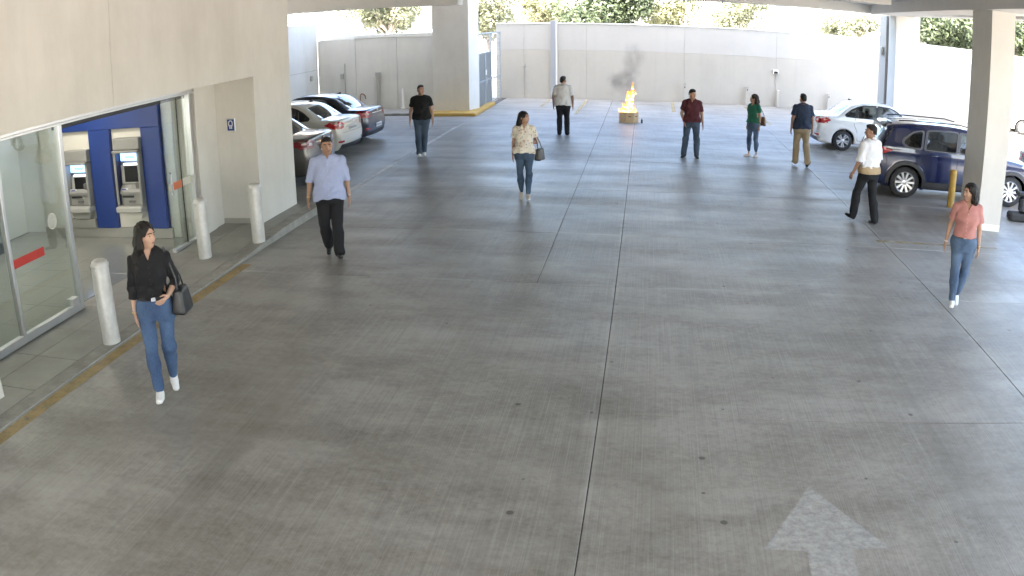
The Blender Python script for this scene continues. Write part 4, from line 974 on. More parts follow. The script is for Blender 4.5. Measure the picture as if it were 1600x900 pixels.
def floral(name):
    m = cloth(name, (.66,.61,.53), .05); N = m.node_tree; L = N.links.new; b = N.nodes['Principled BSDF']; tc = N.nodes['Texture Coordinate']
    prev = b.inputs['Base Color'].links[0].from_socket
    for sc,th,keep,col in ((24,.26,.34,(.16,.08,.07)),(15,.34,.42,(.52,.36,.31)),(30,.24,.28,(.07,.07,.06))):
        v = N.nodes.new('ShaderNodeTexVoronoi'); v.inputs['Scale'].default_value = sc; L(tc.outputs['Object'], v.inputs['Vector'])
        s = N.nodes.new('ShaderNodeSeparateColor'); L(v.outputs['Color'], s.inputs[0])
        a = N.nodes.new('ShaderNodeMath'); a.operation = 'LESS_THAN'; L(v.outputs['Distance'], a.inputs[0]); a.inputs[1].default_value = th
        c = N.nodes.new('ShaderNodeMath'); c.operation = 'LESS_THAN'; L(s.outputs[0], c.inputs[0]); c.inputs[1].default_value = keep
        d = N.nodes.new('ShaderNodeMath'); d.operation = 'MULTIPLY'; L(a.outputs[0], d.inputs[0]); L(c.outputs[0], d.inputs[1])
        x = N.nodes.new('ShaderNodeMix'); x.data_type = 'RGBA'; L(d.outputs[0], x.inputs[0]); L(prev, x.inputs[6]); x.inputs[7].default_value = (*col,1); prev = x.outputs[2]
    L(prev, b.inputs['Base Color']); return m
M_HAIRB = mat('black_hair', (.012,.010,.009), .6, noise=.4, nscale=40, spec=.3); M_HAIRD = mat('dark_brown_hair', (.022,.015,.011), .6, noise=.4, nscale=40, spec=.3)
M_EYE = mat('eye_dark', (.03,.02,.015), .25); M_EYEW = mat('eye_white', (.34,.30,.27), .3); M_LIP = mat('lip', (.33,.11,.09), .45); M_LEATHER = mat('black_leather', (.016,.016,.018), .38, noise=.2, nscale=25); M_BRLEATHER = mat('brown_leather', (.12,.055,.028), .45, noise=.2, nscale=25)
M_SNEAK = mat('white_sneaker', (.70,.69,.68), .55, noise=.04, nscale=20); M_SOLE = mat('white_sole', (.62,.61,.59), .7); M_GOLD = mat('gold_metal', (.62,.45,.2), .3, 1)
def fold(seed, amp, fx=44, fz=28):
    r = random.Random(seed); W_ = [(r.uniform(-1,1)*fx, r.uniform(-1,1)*fx*.7, r.uniform(.3,1)*fz*r.choice((-1,1)), r.uniform(0,6.3), r.uniform(.4,1)) for _ in range(7)]
    def f(x,y,z):
        o = 0; wx = x+.02*np.sin(z*23+seed); wz = z+.025*np.sin(x*19+y*13+seed)
        for a,b,c,p,q in W_: o = o+q*np.sin(a*wx+b*y+c*wz+p)
        o = o/3.2; return amp*np.clip(np.abs(o)**.8*np.sign(o),-1.6,1.6)
    return f
MALE = [(.80,.150,.112,.005),(.90,.172,.124,.01),(.98,.168,.118,.005),(1.06,.160,.113,0),(1.18,.166,.118,-.005),(1.30,.180,.122,0),(1.39,.178,.108,.005),(1.45,.150,.088,.012),(1.495,.085,.066,.016)]
FEM = [(.80,.158,.116,.01),(.89,.182,.128,.014),(.97,.168,.118,.008),(1.06,.138,.100,0),(1.14,.136,.098,-.004),(1.24,.150,.118,-.012),(1.32,.152,.110,-.008),(1.40,.148,.090,.004),(1.455,.118,.075,.012),(1.49,.066,.058,.016)]
def nrm(v): v = np.array(v,float); return v/np.linalg.norm(v)
def person(sp):
    H = sp['H']; s = H/1.75; fem = sp['fem']; h = sp['res']; bulk = sp.get('bulk',0.); seed = sp.get('seed',1)
    root = empty('person', sp['loc'], R(sp.get('rz',0)), sp['label'], 'person', 'people walking or standing in the yard')
    T0 = FEM if fem else MALE
    tab = [(z*s, (a+bulk)*s, (b+bulk*1.1)*s, o*s) for z,a,b,o in T0]
    leg = {}; hx = .092*s if not fem else .090*s
    for sd_,key in ((-1,'legR'),(1,'legL')):
        th,sh,pitch,yaw = sp[key]; hip = np.array((sd_*hx,0,.915*s)); kn = hip+nrm(th)*.425*s; an = kn+nrm(sh)*.415*s
        cp,spn = math.cos(R(pitch)),math.sin(R(pitch)); cy,sy = math.cos(R(yaw)),math.sin(R(yaw))
        def ft(f_,u_,l_=0.,an=an,cp=cp,spn=spn,cy=cy,sy=sy): # forward, up, lateral offsets from the ankle in the foot frame
            F = np.array((sy*cp,-cy*cp,spn)); U = np.array((-sy*spn,cy*spn,cp)); Lt = np.array((cy,sy,0)); return an+(F*f_+U*u_+Lt*l_)*s
        leg[sd_] = (hip,kn,an,ft)
    drop = min(min(l[3](-.05,-.082)[2], l[3](.155,-.082)[2], l[3](.09,-.082)[2]) for l in leg.values())
    D = np.array((0,0,-drop)); dz = -drop
    for k_ in leg:
        hip,kn,an,ft = leg[k_]; leg[k_] = (hip+D,kn+D,an+D,(lambda f_: (lambda a,b,c=0.: f_(a,b,c)+D))(ft))
    tab = [(z+dz,a,b,o) for z,a,b,o in tab]; Z = lambda z: z*s+dz
    lean = sp.get('lean',0.); shear = (0,-lean)
    def spine(z): return np.array((0,-lean*(Z(z)-tab[0][0]),Z(z)))
    arms = {}
    shx = (.166 if not fem else .146)*s+bulk*.8*s
    for sd_,key in ((-1,'armR'),(1,'armL')):
        ua,fa,hd = sp[key]; shd = spine(1.392)+np.array((sd_*shx,.008,0)); el = shd+nrm(ua)*.285*s; wr = el+nrm(fa)*.245*s
        arms[sd_] = (shd,el,wr,nrm(hd if hd is not None else fa))
    hy,hp = R(sp.get('hyaw',0)),R(sp.get('hpitch',0))
    Rh = Matrix.Rotation(hy,3,'Z') @ Matrix.Rotation(-hp,3,'X'); Rn = np.array(Rh)
    HC = spine(1.625)+np.array((0,-.012*s,0)); hs = s*(1.05 if not fem else 1.03)
    def hp_(x,y,z): return HC+Rn@np.array((x,y,z))*hs
    allp = [HC+.2,HC-.2]+[p for l in leg.values() for p in (l[1],l[2],l[3](.24,-.08),l[3](-.08,-.08))]+[p for a in arms.values() for p in (a[0],a[1],a[2],a[2]+a[3]*.22)]
    A = np.array([p[:3] for p in allp]); lo = A.min(0)-.11; hi = A.max(0)+.11; lo[2] = -.02; hi[2] = Z(1.79)
    lo[1] = min(lo[1],-.2-abs(lean)); hi[1] = max(hi[1],.2); lo[0] = min(lo[0],-.28); hi[0] = max(hi[0],.28)
    # ---------------- body
    V = Vol(lo,hi,h); V.tower([(z,a,b,o) for z,a,b,o in tab if z > Z(.86)],.03,shear=shear,inf=-.008)
    af = 1.0 if not fem else .84; lf = 1.0 if not fem else 1.02
    def limbs(V, inf=0., k=.03):
        for sd_ in (-1,1):
            hip,kn,an,ft = leg[sd_]; th_r = (.088 if not fem else .086)+bulk*.7
            V.cone(hip+np.array((sd_*.004,.004,0)),kn,th_r*s+inf,.056*s+inf,.05)
            V.cone(kn,kn+(an-kn)*.35+np.array((0,.012*s,0)),.054*s+inf,.056*s+inf,.03); V.cone(kn+(an-kn)*.35+np.array((0,.012*s,0)),an,.056*s+inf,.036*s+inf,.03)
    def arm(V, inf=0., k=.02, upto=2.):
        for sd_ in (-1,1):
            shd,el,wr,hd = arms[sd_]
            V.cone(spine(1.43)+np.array((sd_*.05*s,.012,0)),shd,.055*s+inf,.054*af*s+bulk*.5+inf,.03)
            V.cone(shd,el,(.053*af+bulk*.5)*s+inf,.041*af*s+inf,.02); V.cone(el,wr,.042*af*s+inf,.027*af*s+inf,.012)
    limbs(V,-.014); arm(V)
    V.cone(hp_(0,.018,-.07),spine(1.47)+np.array((0,.02,0)),.050*af*hs+.004,.058*af*s+.004,.025)
    V.cone(spine(1.47)+np.array((-.09*s,.02,-.02)),spine(1.47)+np.array((.09*s,.02,-.02)),.035*s,.035*s,.04)
    for sd_ in (-1,1):    # hands
        shd,el,wr,hd = arms[sd_]; D_ = hd; ref = np.array((-sd_*1.,0,0)); ref = ref-D_*(ref@D_); Nn = nrm(ref) if np.linalg.norm(ref)>.2 else nrm(np.array((0,1,0))-D_*D_[1]); Sv = np.cross(D_,Nn)*sd_
        if Sv[1] > 0: Sv = -Sv       # thumb side to the front
        fr = max(.0088*(af**.5)*s, .62*h); q = s*(af**.35)
        for i,o_ in enumerate((-.027,-.009,.009,.027)): V.cone(wr+D_*.012*q+Sv*o_*.55*q,wr+D_*.088*q-Sv*o_*q,.015*q,.0125*q,.012)
        for i,(o_,ln) in enumerate(((.031,.070),(.0105,.080),(-.0105,.074),(-.031,.058))):
            b0 = wr+D_*.088*q+Sv*o_*q; c1 = sp.get('curl',.35)+.06*i; d1 = nrm(D_+Nn*c1*.6); d2 = nrm(D_+Nn*(c1*1.9)); m1 = b0+d1*ln*.55*q
            V.cone(b0,m1,fr,fr*.95,.006); V.cone(m1,m1+d2*ln*.5*q,fr*.95,fr*.8,.004)
        t0 = wr+D_*.025*q+Sv*.022*q; t1 = t0+nrm(D_*.7+Sv*.75+Nn*.25)*.042*q; t2 = t1+nrm(D_*1.0+Sv*.25+Nn*.3)*.042*q
        V.cone(t0,t1,fr*1.5,fr*1.15,.012); V.cone(t1,t2,fr*1.15,fr*.9,.004)
    for sd_ in (-1,1):
        ft = leg[sd_][3]; V.cone(ft(-.03,-.052),ft(.07,-.062),.027*s,.022*s,.02)
    # head
    E_ = lambda c,r,k=.012,cut=False: V.ell(hp_(*c),np.array(r)*hs,k,Rn.T.T if False else [list(x) for x in Rn],cut)
    jw = 1.0 if not fem else .9; fw = sp.get('face',1.)
    E_((0,.014,.032),(.074,.094,.088),.01); E_((0,-.030,-.035),(.062*jw*fw,.062,.080),.03); E_((0,-.066,-.092),(.024*fw,.020,.018),.02)
    E_((-.038*fw,-.058,-.028),(.024,.024,.024),.02); E_((.038*fw,-.058,-.028),(.024,.024,.024),.02)
    V.cone(hp_(-.036,-.080,.026),hp_(.036,-.080,.026),.011*hs,.011*hs,.016)
    for e in (-1,1): E_((e*.031,-.099,.008),(.017,.012,.011),.012,True)
    V.cone(hp_(0,-.090,.012),hp_(0,-.107,-.026),.008*hs,.0125*hs,.010); E_((-.011,-.098,-.030),(.009,.010,.007),.006); E_((.011,-.098,-.030),(.009,.010,.007),.006)
    V.cone(hp_(-.017,-.086,-.058),hp_(.017,-.086,-.058),.010*hs,.010*hs,.010)
    for e in (-1,1): E_((e*.076,.012,-.004),(.010,.020,.031),.006)
    body = link('body', V.mesh('body'), sp['skin'], root)
    if sp.get('detail',True):
        for e in (-1,1):
            w = Vol(hp_(e*.031,-.085,.009)-.03,hp_(e*.031,-.085,.009)+.03,.003); w.ell(hp_(e*.031,-.083,.008),np.array((.0115,.0085,.0046))*hs,0,[list(x) for x in Rn]); ey = link('eye', w.mesh('eye'), M_EYEW, root)
            w = Vol(hp_(e*.031,-.085,.009)-.03,hp_(e*.031,-.085,.009)+.03,.003); w.ell(hp_(e*.031,-.0875,.008),np.array((.0062,.006,.0062))*hs,0,[list(x) for x in Rn]); link('iris', w.mesh('iris'), M_EYE, ey)
            MB().tube([hp_(e*.012,-.0985,.030),hp_(e*.03,-.0975,.036),hp_(e*.050,-.082,.030)],.0042*hs,5).build('eyebrow', sp['hairm'], root, 80)
        w = Vol(hp_(0,-.09,-.06)-.04,hp_(0,-.09,-.06)+.04,.003); w.ell(hp_(0,-.0935,-.059),np.array((.021,.007,.0075))*hs,0,[list(x) for x in Rn]); link('lips', w.mesh('lips'), M_LIP if fem else mat('male_lip',(.30,.135,.105),.5), root)
    # ---------------- trousers
    waist = sp.get('waist',1.03)
    V = Vol(lo,hi,h); it = sp.get('pfit',.010); V.tower([t for t in tab if t[0] < Z(1.10)],.03,shear=shear,inf=it*.6)
    for sd_ in (-1,1):
        hip,kn,an,ft = leg[sd_]; th_r = ((.088 if not fem else .088)+bulk*.7)*s; cuff = sp.get('cuff',.048)
        V.cone(hip+np.array((sd_*.004,.006,0)),kn,th_r+it,(.058 if not fem else .057)*s+it,.05); V.cone(kn,an+nrm(kn-an)*sp.get('crop',.0)+np.array((0,.008,-.015)),.058*s+it,cuff*s+it,.03)
        V.cone(kn,kn+(an-kn)*.35+np.array((0,.012*s,0)),.057*s+it,.058*s+it,.03); V.cone(kn+(an-kn)*.35+np.array((0,.012*s,0)),an+nrm(kn-an)*(.03+sp.get('crop',.0)),.058*s+it,.040*s+it,.03)
        V.ell(hip+np.array((sd_*.01,.055*s,-.01)),np.array((.085,.075,.095))*s*(.95 if fem else 1),.05)
    V.cut(lambda x,y,z: F32(Z(waist))-z-0*x if False else z-F32(Z(waist))+0*x*y, k=.006) if False else None
    V.v = np.maximum(V.v, (V.ax[2][None,None,:]-F32(Z(waist))))
    kz = np.mean([l[1][2] for l in leg.values()]); az = .10
    fa_ = sp.get('pfold',.009); ff = fold(seed+11,fa_,20,30)
    V.disp(lambda x,y,z: ff(x,y,z)*(.35+.9*np.exp(-((z-kz)/.09)**2)+1.1*np.exp(-((z-az)/.10)**2)+.6*np.exp(-((z-Z(.82))/.07)**2)))
    pants = link('trousers', V.mesh('trousers'), sp['pants'], root)
    # ---------------- shirt
    V = Vol((lo[0],lo[1],Z(.70)),(hi[0],hi[1],Z(1.62)),h); inf = sp.get('sfit',.014); hem = sp['hem']
    st = [(z,a,b,o) for z,a,b,o in tab if z > Z(hem)-.12]
    if sp.get('loose'): 
        mx = max(a for z,a,b,o in tab if Z(1.2) < z < Z(1.35)); st = [(z, max(a, (mx-.004)*(1 if z<Z(1.25) else 0)), max(b,(.118+bulk)*s if z<Z(1.25) else 0), o) for z,a,b,o in st]
    if sp.get('loose') or hem < .99:
        tr = ((.088 if not fem else .096)+bulk*.7)*s+it; st = [(z, max(a, hx+tr+.036-inf) if z < Z(1.0) else a, max(b, tr+.066*s-inf) if z < Z(1.0) else b, o) for z,a,b,o in st]
    V.tower(st,.03,shear=shear,inf=inf)
    if fem:
        for sd_ in (-1,1): V.ell(spine(1.265)+np.array((sd_*.068*s,-.082*s,0)),np.array((.066,.062,.066))*s,.04)
    sl = sp['sleeve']
    for sd_ in (-1,1):
        shd,el,wr,hd = arms[sd_]; V.cone(spine(1.44)+np.array((sd_*.05*s,.012,0)),shd,.053*s+inf,(.054*af+bulk*.5)*s+inf,.03)
        if sl <= 1: e_ = shd+(el-shd)*sl; V.cone(shd,e_,(.055*af+bulk*.5)*s+inf,(.054*af)*s+inf*1.25,.02)
        else:
            V.cone(shd,el,(.055*af+bulk*.5)*s+inf,.046*af*s+inf,.02); e_ = el+(wr-el)*(sl-1); V.cone(el,e_,.046*af*s+inf,(.040*af)*s+inf,.015)
            V.cone(e_-nrm(wr-el)*.045,e_,(.046*af)*s+inf,(.045*af)*s+inf,.004)
        dn = nrm((el-shd) if sl<=1 else (wr-el)); w_ = V.win(e_-.12,e_+.16)     # clean cuff
        if w_: sl_,X,Y,Z_ = w_; dd = (X-F32(e_[0]))*F32(dn[0])+(Y-F32(e_[1]))*F32(dn[1])+(Z_-F32(e_[2]))*F32(dn[2]); ra = np.sqrt(np.maximum((X-F32(e_[0]))**2+(Y-F32(e_[1]))**2+(Z_-F32(e_[2]))**2-dd*dd,0)); V.v[sl_] = np.where((ra<.075)&(dd>-.03), np.maximum(V.v[sl_], dd), V.v[sl_])
    if sp.get('collar'):
        cz = spine(1.492)+np.array((0,.012,0)); rc = .064*s*(af**.5)
        def tor(X,Y,Zz):
            zz = Zz-F32(cz[2])-(Y-F32(cz[1]))*F32(.42); q = np.sqrt((X-F32(cz[0]))**2+(Y-F32(cz[1]))**2)-F32(rc); return np.sqrt((q/1.0)**2+(zz/1.9)**2)-F32(.011*s)
        V.add(tor,cz-.1,cz+.1,.01)
    nc = spine(1.50)+np.array((0,.0,0)); vd = sp.get('vneck',.05)
    V.cone(nc,nc+np.array((0,0,.1)),0,0,0) if False else None
    def neck(X,Y,Zz):
        zz = Zz-F32(nc[2]); r_ = F32(.050*s*(af**.5))+np.maximum(zz,0)*F32(.25); return np.maximum(np.sqrt((X-F32(nc[0]))**2+(Y-F32(nc[1]+.012))**2)-r_, -zz-F32(.03))
    V.cut(neck,nc-.13,nc+.16,.004)
    if vd:
        def vee(X,Y,Zz):
            zz = Zz-F32(nc[2]-vd*s); return np.maximum(np.abs(X-F32(nc[0]))-np.maximum(zz,0)*F32(sp.get('vw',.55)), np.maximum(-zz, Y-F32(nc[1]-.01)))
        V.cut(vee,nc-.16,nc+.10,.003)
    zc = sp.get('hemcurve',0.)
    V.v = np.maximum(V.v, F32(Z(hem))-V.ax[2][None,None,:]-zc*(V.ax[0][:,None,None]/.18)**2)
    fs = fold(seed,sp.get('sfold',.006)*1.5); f2 = fold(seed+40,.005,60,45); V.disp(lambda x,y,z: fs(x,y,z)*(.6+.7*np.exp(-((z-Z(hem+.09))/.09)**2))+f2(x,y,z))
    shirt = link('shirt', V.mesh('shirt'), sp['shirt'], root)
    me = shirt.data; bv = BVHTree.FromPolygons([v.co[:] for v in me.vertices],[p.vertices[:] for p in me.polygons])
    if sp.get('placket'):
        y0 = Z(hem)+.02; y1 = Z(1.47)-vd*s; patch('placket', bv, [(-.016,y0),(.016,y0),(.016,y1),(-.016,y1)],'Y',-1,sp['shirt'],shirt,.0045,step=.03,thick=.002)
        for k in range(6):
            z = y0+(y1-y0)*(k+.5)/6; hh = bv.ray_cast(Vector((0,-2,z)),Vector((0,1,0)))[0]
            if hh: MB().lathe([(.0045,0),(.0045,-.003),(.001,-.003)],8,'Y',(hh.x,hh.y-.007,hh.z)).build('button', sp.get('btn',M_STK), shirt)
    if sp.get('pocket'):
        x0 = sp['pocket']; patch('pocket', bv, [(x0-.055,Z(1.20)),(x0+.055,Z(1.20)),(x0+.055,Z(1.32)),(x0-.055,Z(1.32))],'Y',-1,sp['shirt'],shirt,.004,step=.03,thick=.002)
    if sp.get('belt'):
        V = Vol((lo[0],lo[1],Z(.95)),(hi[0],hi[1],Z(1.12)),min(h,.008)); V.tower([t for t in tab if t[0] < Z(1.20)],.03,shear=shear,inf=it*.6+.008)
        bz = Z(waist-.012); V.v = np.maximum(V.v, np.abs(V.ax[2][None,None,:]-F32(bz))-F32(.018)); bl = link('belt', V.mesh('belt'), sp['belt'], root)
        MB().bbox(-.022,.022,-.006,.004,-.02,.02,.004).build('buckle', M_CHROME, bl).location = (0, tab[3][3]-tab[3][2]-it*.6-.012-lean*(bz-tab[0][0]), bz)
    if sp.get('tail'):     # lower shirt tail / tied cloth of another colour at the waist
        V = Vol((lo[0],lo[1],Z(.84)),(hi[0],hi[1],Z(1.10)),h); V.tower(st if sp.get('loose') else tab,.03,shear=shear,inf=inf+.006)
        V.v = np.maximum(V.v, np.abs(V.ax[2][None,None,:]-F32(Z(.955))-.06*V.ax[0][:,None,None])-F32(.072)); V.disp(fold(seed+5,.006)); link('waist_cloth', V.mesh('waist_cloth'), sp['tail'], root)
    # ---------------- shoes
    for sd_ in (-1,1):
        ft = leg[sd_][3]; p = [ft(a,b) for a in (-.09,.24) for b in (-.1,.06)]; l_ = np.min(p,0)-.07; h_ = np.max(p,0)+.07
        V = Vol(l_,h_,min(h,.009)); V.cone(ft(-.035,-.045),ft(.03,-.045),.037*s,.036*s,.02); V.cone(ft(.03,-.05),ft(.125,-.062,.004*sd_),.038*s,.030*s,.025); V.cone(ft(.06,-.062,-.016),ft(.135,-.066,-.010),.024*s,.019*s,.02); V.cone(ft(.06,-.062,.016),ft(.135,-.066,.014),.024*s,.019*s,.02)
        if sp.get('shoe_high',True): V.cone(ft(-.012,-.03),ft(-.012,.012),.040*s,.036*s,.02)
        else: V.ell(ft(.02,.005),np.array((.03,.055,.035))*s,.01,None,True)
        U = ft(0,1)-ft(0,0); U = U/np.linalg.norm(U); c0 = ft(0,-.082)
        dd = (V.ax[0][:,None,None]-c0[0])*U[0]+(V.ax[1][None,:,None]-c0[1])*U[1]+(V.ax[2][None,None,:]-c0[2])*U[2]
        V.v = np.maximum(V.v,-dd.astype(F32)); sh = link('shoe', V.mesh('shoe'), sp['shoe'], root)
        if sp.get('sole'):
            W2 = Vol(l_,h_,min(h,.009)); W2.cone(ft(-.04,-.065),ft(.04,-.065),.040*s,.040*s,.02); W2.cone(ft(.05,-.065),ft(.130,-.067,.004*sd_),.044*s,.036*s,.02)
            W2.v = np.maximum(W2.v, np.maximum(-dd, dd-.024*s).astype(F32)); link('sole', W2.mesh('sole'), sp['sole'], sh)
    # ---------------- hair
    hh_ = min(h,.008); hl = sp['hair']
    V = Vol(HC-np.array((.22,.24,.55)),HC+np.array((.22,.24,.16)),hh_); EV = lambda c,r,k=.01,cut=False: V.ell(hp_(*c),np.array(r)*hs,k,[list(x) for x in Rn],cut)
    if hl == 'short':
        EV((0,.016,.037),(.0775,.098,.0885),.01); EV((0,-.035,.098),(.052,.045,.022),.03); EV((0,.075,-.02),(.058,.028,.06),.02)
        n0 = Rn@nrm((0,-.62,.78)); c0 = hp_(0,-.078,.050)
        def low(X,Y,Zz):
            x,y,z = X-F32(HC[0]),Y-F32(HC[1]),Zz-F32(HC[2]); ly = x*F32(Rn[0][1])+y*F32(Rn[1][1])+z*F32(Rn[2][1]); lz = x*F32(Rn[0][2])+y*F32(Rn[1][2])+z*F32(Rn[2][2])
            lx = x*F32(Rn[0][0])+y*F32(Rn[1][0])+z*F32(Rn[2][0]); line = np.where(ly<-.04*hs, .066*hs-12*(np.abs(lx)-.035*hs)*np.maximum(np.abs(lx)-.02*hs,0)+.004*np.sin(lx*160), np.where(ly<.03*hs, .060*hs-(ly+.04*hs)*1.15, -.022*hs-(ly-.03*hs)*.55)); return lz-line.astype(F32)
        V.v = np.maximum(V.v, -low(V.ax[0][:,None,None],V.ax[1][None,:,None],V.ax[2][None,None,:]))
        V.disp(fold(seed+3,.0036,80,80))
    else:
        EV((0,.018,.040),(.086,.106,.094),.01); EV((0,-.118,-.020),(.060,.090,.106),.02,True)
        pts = sp['locks']
        for pl in pts:
            for a,b in zip(pl,pl[1:]): 
                pa = hp_(*a[:3]) if a[3]=='h' else np.array((a[0]*s,a[1]*s,Z(a[2]))); pb = hp_(*b[:3]) if b[3]=='h' else np.array((b[0]*s,b[1]*s,Z(b[2]))); V.cone(pa,pb,a[4]*s,b[4]*s,.03)
        r_ = random.Random(seed)
        V.disp(lambda x,y,z: .0030*np.sin(x*190+3*np.sin(z*14)+y*60)+.0022*np.sin(y*170+x*90+2*np.sin(z*19)))
    link('hair', V.mesh('hair'), sp['hairm'], root)
    # ---------------- watch / bracelet
    for sd_,m in sp.get('watch',()):
        shd,el,wr,hd = arms[sd_]; d = nrm(wr-el); c = wr-d*.012; r_ = .030*af*s+.004; u = nrm(np.cross(d,(0,0,1.) if abs(d[2])<.9 else (1.,0,0))); w = np.cross(d,u)
        MB().tube([c+(u*math.cos(a)+w*math.sin(a))*r_ for a in [2*math.pi*k/14 for k in range(15)]],.006,5,cap=False).build('bracelet', m, root, 80)
    return root, dict(Z=Z, spine=spine, arms=arms, s=s, hp=hp_, shirt=bv, lean=lean)
JEAN = denim('blue_denim', (.022,.048,.11), (.065,.118,.22)); JEAN2 = denim('mid_blue_denim', (.040,.072,.135), (.105,.165,.265)); JEAN3 = denim('grey_blue_denim', (.028,.048,.078), (.072,.105,.155)); JEAN4 = denim('dark_teal_denim', (.022,.046,.085), (.058,.10,.16))
C_BLACK = cloth('black_cotton', (.006,.006,.008)); C_LBLUE = cloth('light_blue_cotton', (.34,.39,.58), .06); C_BTEE = cloth('black_jersey', (.006,.006,.007)); C_WHITE = cloth('white_cotton', (.74,.72,.72), .04); C_WHITE2 = cloth('white_pique', (.66,.67,.71), .04)
C_MAROON = cloth('maroon_pique', (.085,.018,.024)); C_GREEN = cloth('green_jersey', (.012,.125,.075)); C_NAVY = cloth('navy_cotton', (.020,.032,.062)); C_PINK = cloth('pink_cotton', (.43,.195,.18), .06); C_DARKP = cloth('black_trousers', (.007,.0075,.010)); C_DARKP2 = cloth('charcoal_trousers', (.010,.011,.016)); C_KHAKI = cloth('khaki_trousers', (.34,.27,.175), .07); C_TAN = cloth('tan_cloth', (.38,.28,.17), .1); C_FLOR = floral('floral_cotton')
M_SHOEB = mat('black_shoe_leather', (.014,.013,.013), .35); M_SHOEBR = mat('dark_brown_shoe', (.030,.022,.019), .5); M_NUDE = mat('nude_shoe', (.60,.50,.44), .5); M_BEIGE = mat('beige_sneaker', (.52,.44,.38), .6)
DN = (0,0,-1)
LONG = [[(0,.075,.02,'h',.060),(0,.100,-.08,'h',.062),(-.02,.13,1.40,'b',.070),(-.02,.135,1.27,'b',.052),(-.015,.13,1.18,'b',.024)],[(-.06,.06,.0,'h',.040),(-.070,.07,-.10,'h',.044),(-.085,.09,1.40,'b',.050),(-.09,.095,1.30,'b',.028)],[(.06,.06,.0,'h',.040),(.070,.07,-.10,'h',.044),(.08,.09,1.40,'b',.046),(.08,.10,1.30,'b',.025)]]
people = {}
people['wb'] = person(dict(H=1.70,fem=True,res=.0075,seed=3,loc=(-4.38,6.15,0),rz=31,label='woman in black shirt and blue jeans walking past the nearest bollard',skin=SK3,hairm=M_HAIRB,
    legR=((-.02,-.27,-1),(.02,-.02,-1),2,-4),legL=((-.03,-.02,-1),(-.05,.52,-1),-38,5),armR=((-.20,.06,-1),(-.02,-.10,-1),(.06,-.12,-1)),armL=((.30,.16,-1),(-.28,-.80,-.22),(-.6,-.55,-.35)),hyaw=48,hpitch=-2,
    shirt=C_BLACK,hem=1.02,sleeve=1.42,collar=True,vneck=.10,vw=.42,placket=True,btn=M_LEATHER,sfit=.012,pants=JEAN,waist=1.035,pfit=.004,cuff=.040,crop=.03,belt=M_LEATHER,shoe=M_SNEAK,sole=M_SOLE,bulk=.006,hair='long',watch=((-1,M_GOLD),),curl=.45,
    locks=[LONG[0],[(-.065,.03,.0,'h',.040),(-.082,.02,-.10,'h',.045),(-.115,-.02,1.42,'b',.048),(-.125,-.07,1.33,'b',.040),(-.12,-.09,1.24,'b',.018)],LONG[2]]))
people['mb'] = person(dict(H=1.76,fem=False,res=.0085,seed=5,loc=(-4.42,10.90,0),rz=20,label='man in light blue shirt and black trousers walking by the bank kerb',skin=SK2,hairm=M_HAIRB,
    legL=((.0,-.14,-1),(.0,.03,-1),2,8),legR=((-.02,-.02,-1),(.10,.62,-1),-40,-4),armR=((-.34,.14,-1),(-.14,-.16,-1),None),armL=((.28,.12,-1),(.10,-.16,-1),None),hyaw=8,hpitch=-3,face=1.08,
    shirt=C_LBLUE,hem=.88,sleeve=1.10,collar=True,vneck=.055,vw=.5,placket=True,pocket=.08,sfit=.018,loose=True,hemcurve=.03,sfold=.008,pants=C_DARKP,waist=1.03,pfit=.018,cuff=.062,shoe=M_SHOEB,bulk=.018,hair='short',watch=((-1,M_GOLD),(1,M_CHROME))))
people['mt'] = person(dict(H=1.77,fem=False,res=.0105,seed=7,loc=(-5.42,19.68,0),rz=14,label='man in black t-shirt and grey blue jeans near the parked sedans',skin=SK1,hairm=M_HAIRB,
    legR=((.0,-.20,-1),(.04,.0,-1),4,-2),legL=((-.06,.02,-1),(-.08,.42,-1),-28,6),armR=((-.30,.08,-1),(-.10,-.10,-1),None),armL=((.28,.10,-1),(.06,-.12,-1),None),hyaw=24,hpitch=0,
    shirt=C_BTEE,hem=.90,sleeve=.62,vneck=0,sfit=.018,loose=True,pants=JEAN3,waist=1.03,pfit=.012,cuff=.052,shoe=M_SNEAK,sole=M_SOLE,bulk=.016,hair='short',watch=((1,M_CHROME),)))
people['wf'] = person(dict(H=1.63,fem=True,res=.009,seed=9,loc=(-2.19,15.02,0),rz=6,label='woman in cream floral shirt looking sideways, walking in the middle of the yard',skin=SK1,hairm=M_HAIRB,
    legL=((.0,-.20,-1),(-.03,.0,-1),2,4),legR=((.02,.0,-1),(.04,.30,-1),-22,-4),armR=((-.22,.06,-1),(-.04,-.08,-1),None),armL=((.34,.10,-1),(-.80,-.62,.05),(-.9,-.3,.0)),hyaw=58,hpitch=4,
    shirt=C_FLOR,hem=.93,sleeve=.62,collar=True,vneck=.10,vw=.45,sfit=.020,loose=True,hemcurve=.02,pants=JEAN4,waist=1.03,pfit=.004,cuff=.040,crop=.05,shoe=M_BEIGE,sole=M_SOLE,bulk=.012,hair='long',
    locks=[LONG[0],[(-.06,.06,.0,'h',.044),(-.075,.07,-.10,'h',.050),(-.12,.06,1.42,'b',.050),(-.15,.07,1.34,'b',.022)],LONG[2]]))
